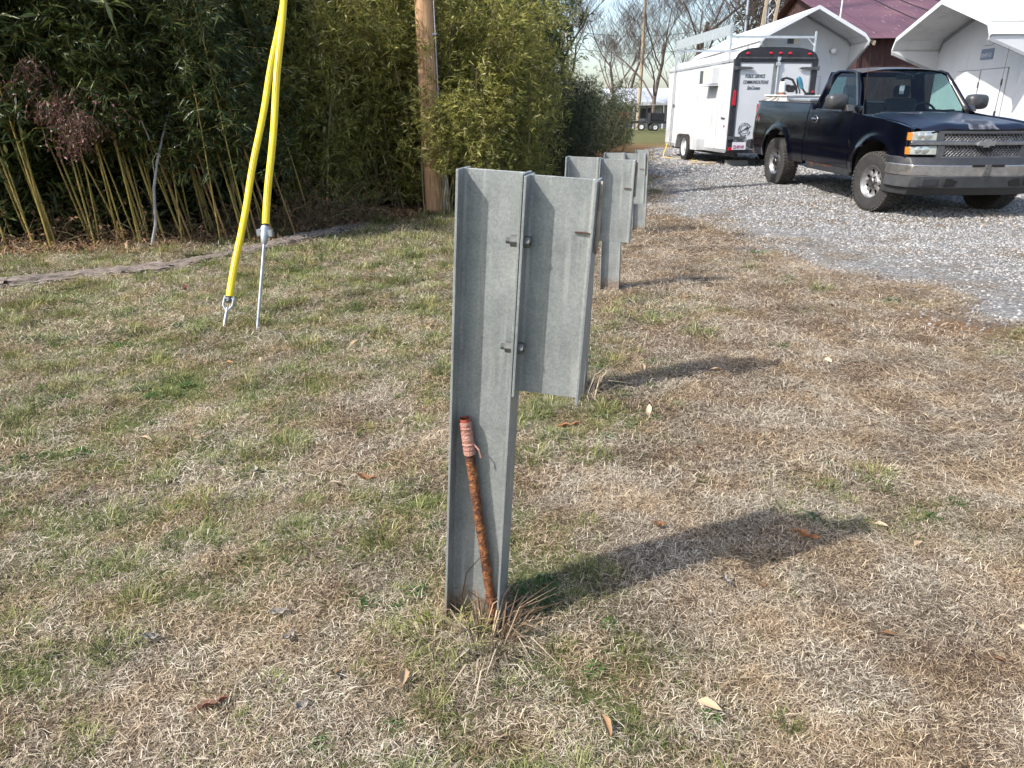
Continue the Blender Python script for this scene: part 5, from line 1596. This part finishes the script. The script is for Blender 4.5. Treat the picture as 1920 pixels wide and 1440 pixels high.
# inner hulls so that gaps and wells stay dark
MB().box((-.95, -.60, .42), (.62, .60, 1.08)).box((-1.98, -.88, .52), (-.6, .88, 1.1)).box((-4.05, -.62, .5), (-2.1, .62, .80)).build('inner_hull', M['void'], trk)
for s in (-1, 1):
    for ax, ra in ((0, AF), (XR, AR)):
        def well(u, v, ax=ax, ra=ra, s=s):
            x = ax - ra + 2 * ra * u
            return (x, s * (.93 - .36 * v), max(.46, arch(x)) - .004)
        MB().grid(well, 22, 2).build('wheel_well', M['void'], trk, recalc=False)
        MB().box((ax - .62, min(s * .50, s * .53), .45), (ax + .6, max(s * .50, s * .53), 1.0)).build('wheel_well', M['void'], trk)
# bed floor, front wall, tailgate, rails
MB().box((-4.10, -.80, .78), (-2.07, .80, .82)).build('bed_floor', M['navy'], trk)
MB().box((-2.075, -.86, .8), (-2.06, .86, 1.33)).build('bed_front_wall', M['navy'], trk)
MB().box((-4.13, -.80, .62), (-4.085, .80, 1.335)).build('tailgate', M['navy'], trk, bevel=.012)
for s in (-1, 1):
    a, b = sorted((s * .82, s * .90)); MB().box((-4.09, a, 1.345), (-2.08, b, 1.368)).build('bed_rail_cap', M['dark_pl'], trk, bevel=.008)
    a, b = sorted((s * .80, s * .93))
    MB().prism([(-4.15, .92), (-4.15, 1.28), (-4.13, 1.31), (-4.06, 1.31), (-4.055, 1.0), (-4.075, .92)], 'y', *sorted((s * .80, s * .90))).build('tail_light', M['red_lens'], trk, bevel=.008)
MB().prism([(-4.14, .52), (-4.32, .54), (-4.34, .62), (-4.30, .68), (-4.14, .70)], 'y', -.95, .95).build('rear_bumper', M['dark_pl'], trk, bevel=.02)

# hood, cowl, front end
def hood_pt(u, v):
    t = u * 2 - 1
    y = t * .80
    x = .80 - 1.40 * v - .05 * t * t * (1 - v) + (.02 * (1 - t * t)) * (1 - v)
    z = 1.125 + .115 * v ** .8 + .035 * (1 - t * t) - .03 * abs(t) ** 6
    z += .022 * math.exp(-((abs(t) - .62) / .16) ** 2) * (1 - .5 * v)
    z -= .05 * max(0, 1 - v / .07) ** 2
    return (x, y * (1 + .035 * v), z)
MB().grid(hood_pt, 34, 30).build('hood', M['hood'], trk, smooth=True, angle=60)
def hood_front(u, v):
    p = hood_pt(u, 0); return (p[0] + .003 - .02 * v, p[1], p[2] - .06 * v)
MB().grid(hood_front, 34, 3).build('hood_lip', M['navy'], trk, smooth=True)
def shoulder(s):
    def fn(u, v):
        x = .665 - 1.305 * u
        z1 = top_z(x); y1 = half_y(x, z1) - .07
        vv = max(0, min(1, (.80 - x) / 1.40)); hp = hood_pt(1.0, vv)
        return (x, s * (y1 + (hp[1] + .006 - y1) * v), z1 + .006 * (1 - v) + (hp[2] - .012 - z1) * v)
    return fn
for s in (-1, 1):
    MB().grid(shoulder(s), 24, 4).build('fender_top', M['navy'], trk, smooth=True)
MB().box((-.76, -.80, 1.19), (-.56, .80, 1.238)).build('cowl', M['dark_pl'], trk, bevel=.01)

def fx(y, x0=.80, k=.11):
    return x0 - k * (abs(y) / .95) ** 2.6
def strip(name, y0, y1, z0, z1, x0, depth, mat, k=.11, n=24, bev=.004, taper=0.0):
    b = MB()
    vs, fs = [], []
    for i in range(n + 1):
        y = y0 + (y1 - y0) * i / n; x = fx(y, x0, k)
        vs += [(x, y, z0), (x - taper, y, z1), (x - depth, y, z1), (x - depth, y, z0)]
    for i in range(n):
        a = i * 4
        for j in range(4): fs.append((a + j, a + (j + 1) % 4, a + 4 + (j + 1) % 4, a + 4 + j))
    fs += [(0, 1, 2, 3), (n * 4 + 3, n * 4 + 2, n * 4 + 1, n * 4)]
    b.add(vs, fs)
    return b.build(name, mat, trk, True, bev)
strip('front_panel', -.93, .93, .76, 1.06, .745, .05, M['void'])
gf = strip('grille_frame', -.62, .62, 1.055, 1.088, .815, .06, M['grey_pl'])
strip('chrome_bar', -.93, .93, .920, .968, .835, .05, M['chrome'], bev=.008)
for s in (-1, 1):
    a, b = sorted((s * .545, s * .63))
    strip('grille_frame', a, b, .968, 1.058, .815, .06, M['grey_pl'], n=6)
    # lower grille surround
    strip('grille_frame', *sorted((s * .515, s * .60)), .77, .922, .825, .06, M['grey_pl'], n=6)
strip('grille_frame', -.55, .55, .735, .785, .83, .07, M['grey_pl'], bev=.012)
def mesh_bars(name, y0, y1, z0, z1, x0):
    b = MB()
    h = z1 - z0; st = .046
    k = y0 - h
    for sgn in (1, -1):
        k = y0 - h
        while k < y1 + h:
            p = (k, z0) if sgn > 0 else (k + h, z0); q = (k + h, z1) if sgn > 0 else (k, z1)
            # clip to the opening
            (ya, za), (yb, zb) = p, q
            def cl(y, z, y2, z2, lim):
                t_ = (lim - y) / (y2 - y); return lim, z + (z2 - z) * t_
            if min(ya, yb) < y1 and max(ya, yb) > y0:
                for lim in (y0, y1):
                    if (ya - lim) * (yb - lim) < 0:
                        c_ = cl(ya, za, yb, zb, lim)
                        inside = (y0 + y1) / 2
                        if (ya - lim) * (inside - lim) < 0: ya, za = c_
                        else: yb, zb = c_
                if y0 - 1e-6 <= min(ya, yb) and max(ya, yb) <= y1 + 1e-6 and abs(za - zb) > .005:
                    b.tube([(fx(ya, x0), ya, za), (fx(yb, x0), yb, zb)], .0058, 4, caps=False)
            k += st
    b.build(name, M['chrome_dull'], trk, recalc=False)
mesh_bars('upper_grille', -.555, .555, .965, 1.06, .79)
mesh_bars('lower_grille', -.52, .52, .785, .922, .80)
# bow-tie emblem on the bar
bt = [(-.125, -.012), (-.105, .028), (-.042, .028), (-.036, .048), (.046, .048), (.04, .028), (.125, .028), (.105, -.028), (.042, -.028), (.036, -.048), (-.046, -.048), (-.04, -.028), (-.125, -.028)]
MB().prism([(y, .944 + z) for y, z in bt], 'x', .838, .856).build('emblem', M['silver'], trk, bevel=.003)
for s in (-1, 1):
    for nm, z0, z1, yi in (('headlight', .972, 1.088, .635), ('turn_light', .805, .916, .605)):
        b = MB(); n = 10; vs, fs = [], []
        for i in range(n + 1):
            y = yi + (.918 - yi) * i / n; x = fx(y, .822)
            zz1 = z1 - .02 * (i / n) ** 2
            vs += [(x, s * y, z0), (x - .012, s * y, zz1), (x - .10, s * y, zz1), (x - .10, s * y, z0)]
        for i in range(n):
            a = i * 4
            for j in range(4): fs.append((a + j, a + (j + 1) % 4, a + 4 + (j + 1) % 4, a + 4 + j))
        fs += [(0, 1, 2, 3), (n * 4 + 3, n * 4 + 2, n * 4 + 1, n * 4)]
        hl = b.add(vs, fs).build(nm, M['lens'], trk, True, .006)
        MB().ball((fx(.74, .815), s * .735, (z0 + z1) / 2), .05, 12, (.3, 1.35, .98)).build('reflector', M['reflector'], hl, smooth=True)
        MB().ball((fx(.83, .815), s * .825, (z0 + z1) / 2), .05, 12, (.3, .95, .95)).build('reflector', M['reflector'], hl, smooth=True)
        b = MB(); vs, fs = [], []
        for i in range(7):
            y = .92 + .026 * i / 6; x = fx(.918, .822) - .05 * (i / 6) ** 1.3
            vs += [(x, s * y, z0 + .002), (x - .008, s * y, z1 - .022), (x - .07, s * (y - .02), z1 - .022), (x - .07, s * (y - .02), z0 + .002)]
        for i in range(6):
            a = i * 4
            for j in range(4): fs.append((a + j, a + (j + 1) % 4, a + 4 + (j + 1) % 4, a + 4 + j))
        fs += [(0, 1, 2, 3), (27, 26, 25, 24)]
        b.add(vs, fs).build('amber_marker', M['amber'], trk, True, .003)
# bumper: pad, chrome face, valance, air dam
def bumper(name, z0, z1, x0, x1, mat, w=1.0, dpt=.10, bev=.012, n=40):
    b = MB(); vs, fs = [], []
    for i in range(n + 1):
        t = -1 + 2 * i / n; y = w * t
        if abs(t) > .9: y = math.copysign(w * (.9 + .1 * ((abs(t) - .9) / .1) ** .35), t)
        off = .20 * max(0, (abs(t) - .28) / .72) ** 2.0 + (.30 * max(0, (abs(t) - .9) / .1))
        vs += [(x0 - off, y, z0), (x1 - off, y, z1), (x1 - off - dpt, y * .97, z1), (x0 - off - dpt, y * .97, z0)]
    for i in range(n):
        a = i * 4
        for j in range(4): fs.append((a + j, a + (j + 1) % 4, a + 4 + (j + 1) % 4, a + 4 + j))
    fs += [(0, 1, 2, 3), (n * 4 + 3, n * 4 + 2, n * 4 + 1, n * 4)]
    return b.add(vs, fs).build(name, mat, trk, True, bev, angle=50)
bumper('bumper_pad', .685, .775, .925, .86, M['dark_pl'])
bumper('chrome_bumper', .555, .69, .935, .945, M['bumper_chrome'], bev=.01)
bumper('valance', .405, .56, .90, .94, M['grey_pl'], w=.985, bev=.012)
bumper('air_dam', .31, .41, .83, .88, M['dark_pl'], w=.95, bev=.01)
for y0, y1 in ((-.20, -.03), (.06, .23)):
    MB().box((.90, y0, .668), (.952, y1, .70)).build('bumper_slot', M['void'], trk, bevel=.008)
MB().prism([(-.03, .556), (.06, .556), (.055, .70), (-.02, .70)], 'x', .93, .951).build('plate_mount', M['chrome_dull'], trk, bevel=.004)
for s in (-1, 1):
    MB().prism([(s * .52, .435), (s * .38, .435), (s * .30, .53), (s * .50, .53)], 'x', .84, .922).build('tow_hook_hole', M['void'], trk, bevel=.006)
    MB().prism([(s * .80, .435), (s * .60, .435), (s * .56, .53), (s * .79, .53)], 'x', .78, .895 if s < 0 else .895).build('fog_light_cover', M['dark_pl'], trk, bevel=.008)
    MB().tube([(.80, s * .42, .47), (.90, s * .43, .48), (.90, s * .37, .48), (.80, s * .36, .47)], .013, 6).build('tow_hook', M['hinge'], trk, smooth=True)

# cab shell
ZRF = 1.875
def roof_pt2(u, v):
    t = u * 2 - 1
    x = -1.10 - .86 * v - .05 * t * t * (1 - v)
    y = t * (.655 + .01 * math.sin(math.pi * v))
    z = ZRF - .055 * abs(t) ** 3 - .035 * (1 - v) ** 4 - .045 * v ** 6
    return (x, y, z)
MB().grid(roof_pt2, 24, 18).build('roof', M['roof_peel'], trk, smooth=True, angle=60)
def ws_pt(u, v):
    t = u * 2 - 1
    xb, xt = -.60 - .13 * t * t, -1.105 - .05 * t * t
    yb, yt = .775 * t, .64 * t
    zb, zt = 1.235, roof_pt2(u, 0)[2] - .012
    x = xb + (xt - xb) * v + .02 * math.sin(math.pi * v); return (x, yb + (yt - yb) * v, zb + (zt - zb) * v)
MB().grid(lambda u, v: ws_pt(.02 + .96 * u, .02 + .95 * v), 16, 10).build('windscreen', M['ws'], trk, smooth=True)
def pill(path, w, d, nm='pillar'):
    b = MB(); b.tube(path, w, 6); return b
for s in (-1, 1):
    U = 1 if s > 0 else 0
    # A pillar, roof rail, rear pillar as one door-frame shell per side
    A0 = Vector(ws_pt(U, 0)); A1 = Vector(ws_pt(U, 1))
    ob = MB()
    ring_out = [(-.66, s * .865, 1.25), (-.80, s * .835, 1.36), (-1.06, s * .745, 1.66), (-1.20, s * .70, 1.80), (-1.34, s * .68, 1.832), (-1.78, s * .68, 1.832), (-1.92, s * .70, 1.79), (-1.98, s * .76, 1.62), (-2.02, s * .87, 1.28)]
    ring_in = [(-.76, s * .872, 1.262), (-.86, s * .838, 1.37), (-1.10, s * .755, 1.645), (-1.22, s * .716, 1.765), (-1.34, s * .70, 1.79), (-1.68, s * .70, 1.79), (-1.76, s * .712, 1.76), (-1.80, s * .77, 1.60), (-1.83, s * .875, 1.268)]
    ring_roof = [tuple(ws_pt(U, v)) for v in (0, .22, .72, .97)] + [roof_pt2(U, v) for v in (.25, .75, 1.0)] + [(-2.0, s * .70, 1.62), (-2.03, s * .80, 1.28)]
    n = len(ring_out)
    vs = ring_out + ring_in + ring_roof
    fs = []
    for i in range(n - 1):
        fs.append((i, i + 1, n + i + 1, n + i)); fs.append((i, i + 1, 2 * n + i + 1, 2 * n + i))
    ob.add(vs, fs)
    po = ob.build('cab_frame', M['navy'], trk, True, angle=50)
    sm = po.modifiers.new('thick', 'SOLIDIFY'); sm.thickness = .02; sm.offset = -1
    gl = [tuple(np.array(p) - np.array([0, s * .012, 0])) for p in ring_in]
    MB().add(gl, [tuple(range(len(gl)))]).build('side_window', M['sideglass'], trk, recalc=False)
    MB().tube([(-.72, s * .893, 1.262), (-1.3, s * .90, 1.268), (-1.9, s * .89, 1.275)], .012, 6).build('belt_moulding', M['dark_pl'], trk, smooth=True)
    # mirror
    mm = MB()
    def mir(u, v):
        a = 2 * math.pi * u; c_, s_ = math.cos(a), math.sin(a)
        q = (abs(c_) ** 4 + abs(s_) ** 4) ** -.25
        k_ = [.001, .55, .85, .97, 1.0, .98][int(round(v * 5))]; xx = [.085, .078, .055, .02, -.03, -.07][int(round(v * 5))]
        return (-.95 + xx, s * 1.075 + .155 * c_ * q * k_, 1.40 + .105 * s_ * q * k_)
    mm.grid(mir, 24, 5)
    mm.prism([(-.80, 1.275), (-.86, 1.36), (-.96, 1.36), (-.98, 1.275)], 'y', *sorted((s * .87, s * .98)))
    mo = mm.build('mirror', M['mirror_pl'], trk, True, .004)
    MB().ball((-1.02, s * 1.075, 1.40), .11, 10, (.06, 1.2, .8)).build('mirror_glass', M['reflector'], mo, smooth=True)
    # door handle
    h = MB()
    ring = []
    for k in range(21):
        a = 2 * math.pi * k / 20; ring.append((-1.76 + .068 * math.cos(a) * (1 + .12 * math.cos(2 * a)), s * .957, 1.135 + .05 * math.sin(a)))
    h.tube(ring, .012, 6, caps=False); h.tube([(-1.83, s * .972, 1.14), (-1.76, s * .985, 1.145), (-1.69, s * .972, 1.14)], .016, 6)
    ho = h.build('handle', M['chrome'], doors[s], smooth=True)
    # 4x4 decal
    rot = (R(90), 0, 0) if s < 0 else (R(90), 0, R(180))
    yb = s * (half_y(-3.9, 1.06) + .003)
    for ch, dx, dz, sz, mt in (('4', 0, 0, .125, 'silver'), ('x', .055, .055, .10, 'red_lens'), ('4', .085, 0, .125, 'silver')):
        lettering('decal', ch, sz, M[mt], trk, (-3.98 + (dx if s < 0 else -dx), yb - .0 * s, 1.01 + dz), rot, shear=.25, bold=.003)
# rear cab wall with window
rw = [(-.72, 1.40), (.72, 1.40), (.64, 1.76), (-.64, 1.76)]
b = MB()
xo = -1.99
outer_ = [(-.86, .8), (.86, .8), (.84, 1.30), (.69, 1.81), (-.69, 1.81), (-.84, 1.30)]
inner_ = [(-.70, 1.36), (.70, 1.36), (.705, 1.365), (.62, 1.74), (-.62, 1.74), (-.705, 1.365)]
vs = [(xo, y, z) for y, z in outer_] + [(xo + .01, y, z) for y, z in inner_]
b.add(vs, [(i, (i + 1) % 6, 6 + (i + 1) % 6, 6 + i) for i in range(6)])
b.build('cab_back', M['navy'], trk, recalc=False)
MB().add([(xo + .005, y, z) for y, z in inner_], [tuple(range(6))]).build('rear_window', M['sideglass'], trk, recalc=False)
# interior
MB().box((-.98, -.82, 1.04), (-.66, .82, 1.20)).build('dashboard', M['dash'], trk, bevel=.04)
for y in (-.42, .40):
    st_ = MB().box((-1.86, y - .25, .85), (-1.70, y + .25, 1.44), ).build('seat', M['interior'], trk, bevel=.06)
    MB().box((-1.84, y - .13, 1.45), (-1.74, y + .13, 1.62)).build('headrest', M['interior'], st_, bevel=.04)
MB().box((-1.86, -.16, .85), (-1.72, .14, 1.36)).build('centre_seat', M['interior'], trk, bevel=.05)
sw_ = []
for k in range(25):
    a = 2 * math.pi * k / 24
    v = Euler((0, R(-28), 0)).to_matrix() @ Vector((0, .185 * math.cos(a), .185 * math.sin(a))); sw_.append(v + Vector((-1.12, .40, 1.22)))
MB().tube(sw_, .016, 8, caps=False).tube([(-.95, .40, 1.12), (-1.12, .40, 1.22)], .035, 8).tube([sw_[0], sw_[12]], .018, 6).build('steering_wheel', M['interior'], trk, smooth=True)
MB().box((-1.20, -.10, 1.70), (-1.18, .12, 1.765)).tube([(-1.18, 0, 1.765), (-1.15, 0, 1.83)], .01, 6).build('rear_view_mirror', M['interior'], trk, bevel=.01)
MB().box((-1.186, -.02, 1.50), (-1.182, .05, 1.62)).tube([(-1.184, .015, 1.62), (-1.18, .01, 1.70)], .002, 4).build('hanging_tag', M['plate'], trk)
for y0, y1 in ((-.62, -.08), (.0, .6)):
    MB().tube([(-.63, y0 + .1, 1.244), (-.70, (y0 + y1) / 2, 1.272), (-.755, y1, 1.292)], .011, 5).tube([(-.655, y0 + .04, 1.262), (-.70, (y0 + y1) / 2, 1.286), (-.78, y1, 1.295)], .008, 4).build('wiper', M['black'], trk, smooth=True)
MB().tube([(-.60, -.86, 1.23), (-.61, -.865, 1.32)], .012, 8).tube([(-.61, -.865, 1.32), (-.64, -.875, 2.02)], .0028, 5).build('antenna', M['black'], trk)
MB().tube([(-.30, .88, 1.2), (-.305, .885, 1.29)], .014, 8).tube([(-.305, .885, 1.29), (-.32, .90, 1.64)], .004, 6).tube([(-.32, .90, 1.62), (-.322, .90, 1.70)], .012, 8).tube([(-.322, .90, 1.70), (-.33, .905, 2.1)], .003, 5).build('radio_antenna', M['black'], trk)
# wheels
def truck_wheel():
    ty = MB().lathe([(.205, -.115), (.25, -.125), (.31, -.135), (.36, -.128), (.383, -.105), (.386, -.06), (.386, .06), (.383, .105), (.36, .128), (.31, .135), (.25, .125), (.205, .115)], 48)
    tr_ = MB()
    n_ = 46
    for k in range(n_):
        a = 2 * math.pi * k / n_
        for w0, w1, ph, r1 in ((-.128, -.082, 0, .393), (-.072, -.028, .5, .397), (-.018, .018, .2, .397), (.028, .072, .5, .397), (.082, .128, 0, .393)):
            aa = a + ph * 2 * math.pi / n_
            d_ = .52 * 2 * math.pi / n_ / 2 * 1.25
            pts = []
            for r_ in (.378, r1):
                for ang, w in ((aa - d_, w0), (aa + d_, w0), (aa + d_ * 1.2, w1), (aa - d_ * .8, w1)):
                    pts.append((r_ * math.cos(ang), r_ * math.sin(ang), w))
            tr_.add(pts, [(4, 5, 6, 7), (0, 4, 7, 3), (1, 2, 6, 5), (0, 1, 5, 4), (3, 7, 6, 2)])
        for sgn in (-1, 1):   # shoulder lugs
            pts = [(r_ * math.cos(a + q), r_ * math.sin(a + q), sgn * w) for r_, w in ((.390, .118), (.350, .134)) for q in (-.03, .035)]
            pts2 = [(p[0], p[1], p[2] + sgn * .004) for p in pts]
            tr_.add(pts + pts2, [(4, 5, 7, 6), (0, 4, 6, 2), (1, 3, 7, 5), (2, 6, 7, 3)])
    # rim face with teardrop openings
    NA, rr_ = 72, [.205, .198, .188, .176, .166, .156, .146, .136, .124, .112, .100, .088, .075, .055]
    hh_ = [.112, .106, .088, .070, .064, .060, .058, .058, .060, .064, .070, .080, .088, .09]
    rm = MB()
    def rp(u, v):
        j = min(len(rr_) - 1, int(round(v * (len(rr_) - 1)))); a = 2 * math.pi * u
        dent = .010 * math.cos(8 * a) * math.exp(-((rr_[j] - .14) / .035) ** 2)
        return (rr_[j] * math.cos(a), rr_[j] * math.sin(a), hh_[j] + dent)
    def hole(i, j):
        r_ = (rr_[j] + rr_[j + 1]) / 2; a = (i + .5) / NA * 8
        da = abs((a % 1) - .5) * 2 * math.pi / 8 * r_
        w = .026 * (1 - ((r_ - .142) / .036) ** 2)
        return w > 0 and da < w * (.75 + (r_ - .11) * 6)
    rm.grid(rp, NA, len(rr_) - 1, skip=hole)
    rm.lathe([(.206, .118), (.212, .122), (.214, .112)], 48)
    hb = MB().lathe([(.058, .085), (.058, .118), (.05, .128), (.001, .13)], 20)
    for k in range(6):
        a = R(60 * k); hb.tube([(.078 * math.cos(a), .078 * math.sin(a), .08), (.078 * math.cos(a), .078 * math.sin(a), .108)], .011, 6)
    bk = MB().lathe([(.001, .02), (.19, .02), (.205, .0), (.205, -.1)], 28)
    return ty, tr_, rm, hb, bk
WP = truck_wheel()
WM = []
for mb, mt in zip(WP, ('rubber', 'tread', 'silver', 'chrome_dull', 'void')):
    me = bpy.data.meshes.new('truck_wheel'); me.from_pydata(mb.v, [], mb.f); me.materials.append(M[mt]); me.shade_smooth(); me.set_sharp_from_angle(angle=R(35)); WM.append(me)
for ax in (0, XR):
    for s in (-1, 1):
        wo = bpy.data.objects.new('wheel', WM[2]); col.objects.link(wo); wo.parent = trk
        steer = R(6) if ax == 0 else 0
        wo.matrix_local = Matrix.Translation((ax, s * .825, RW)) @ Matrix.Rotation(steer, 4, 'Z') @ Matrix.Rotation(R(-90 * s), 4, 'X')
        for nm, me in (('tyre', WM[0]), ('tread', WM[1]), ('hub_cap', WM[3]), ('brake_drum', WM[4])):
            q = bpy.data.objects.new(nm, me); col.objects.link(q); q.parent = wo
MB().tube([(XR, -.75, .40), (XR, .75, .40)], .045, 8).tube([(0, -.7, .38), (0, .7, .38)], .04, 8).box((-3.9, -.45, .50), (.6, -.38, .60)).box((-3.9, .38, .50), (.6, .45, .60)).build('chassis', M['void'], trk)
MB().box((-2.05, -.60, .36), (-1.98, -.50, .52)).build('body_mount', M['void'], trk)

# ------------------------------------------------------------------ load in the truck bed (own things, standing on the bed floor)
bpy.context.view_layer.update()
def on_bed(name, label, cat, x, y, z=.82, rz=0):
    p = trk.matrix_world @ Vector((x, y, z))
    return thing(name, label, cat, p, (0, R(1.75), th_ + rz))
M['tank_white'] = pmat('chipped_white_tank', [(.3, (.2, .08, .04)), (.37, (.56, .54, .51)), (.7, (.68, .68, .67))], 9, 8, .5)
tk = on_bed('fuel_tank', 'rust-chipped white fuel tank standing in the truck bed', 'tank', -3.65, -.4)
MB().box((-.42, -.38, 0), (.42, .42, .63)).build('tank', M['tank_white'], tk, bevel=.012)
MB().box((-.44, -.40, .626), (.44, .44, .648)).build('top_plate', M['tank_white'], tk, bevel=.004)
MB().tube([(.28, .10, .645), (.28, .10, .69)], .09, 14).build('filler_cap', M['black'], tk, smooth=True)
MB().tube([(.05, -.405, .63), (-.45, -.45, .545)], .009, 5).tube([(.15, -.395, .60), (-.1, -.395, .44)], .007, 5).build('strap', M['strap'], tk)
pu = on_bed('fuel_pump', 'white filter canister and black pump on the fuel tank', 'pump', -3.93, -.55, 1.468)
MB().tube([(0, 0, .03), (0, 0, .04), (0, 0, .21), (0, 0, .22)], [.045, .058, .058, .045], 16).build('filter', M['white_paint'], pu, smooth=True)
MB().tube([(0, 0, 0), (0, 0, .03)], .075, 14).build('base', M['rust_metal'], pu, smooth=True)
MB().tube([(0, .10, .10), (0, .22, .10)], .06, 12).box((-.05, .05, .06), (.05, .12, .17)).build('motor', M['black'], pu, bevel=.01)
MB().tube([(-.02, -.02, .26), (.0, .06, .28), (.02, .16, .25), (.03, .24, .13), (.03, .27, .02)], .02, 8).tube([(0, 0, .22), (-.01, -.02, .27)], .03, 8).build('hose', M['black'], pu, smooth=True)
nzl = on_bed('fuel_nozzle', 'teal fuel nozzle hooked upright beside the white canister', 'nozzle', -3.72, -.40, 1.468)
M['teal'] = pmat('teal_nozzle', (.03, .17, .24), 14, rough=.4)
MB().tube([(0, .02, .28), (0, .05, .25), (0, .10, .14), (0, .12, .10)], [.035, .042, .036, .024], 10).build('grip', M['teal'], nzl, smooth=True)
MB().tube([(0, .12, .11), (0, .22, -.0)], .018, 8).build('spout', M['black'], nzl, smooth=True)
MB().tube([(0, .0, .27), (0, .03, .15), (0, .08, .07), (0, .085, .02)], .012, 6).build('trigger', M['black'], nzl, smooth=True)
tb = on_bed('tool_box', 'grey ribbed tool box beside the white tank behind the cab', 'tool box', -2.78, -.5)
MB().box((-.38, -.26, 0), (.38, .3, .56)).build('box', M['grey_trim'], tb, bevel=.01)
for k in range(26):
    MB().box((-.366 + .0285 * k, -.268, .02), (-.352 + .0285 * k, -.2605, .51)).build('rib', M['alu'], tb)
MB().box((-.395, -.275, .56), (.395, .315, .60)).build('lid', M['alu'], tb, bevel=.008)
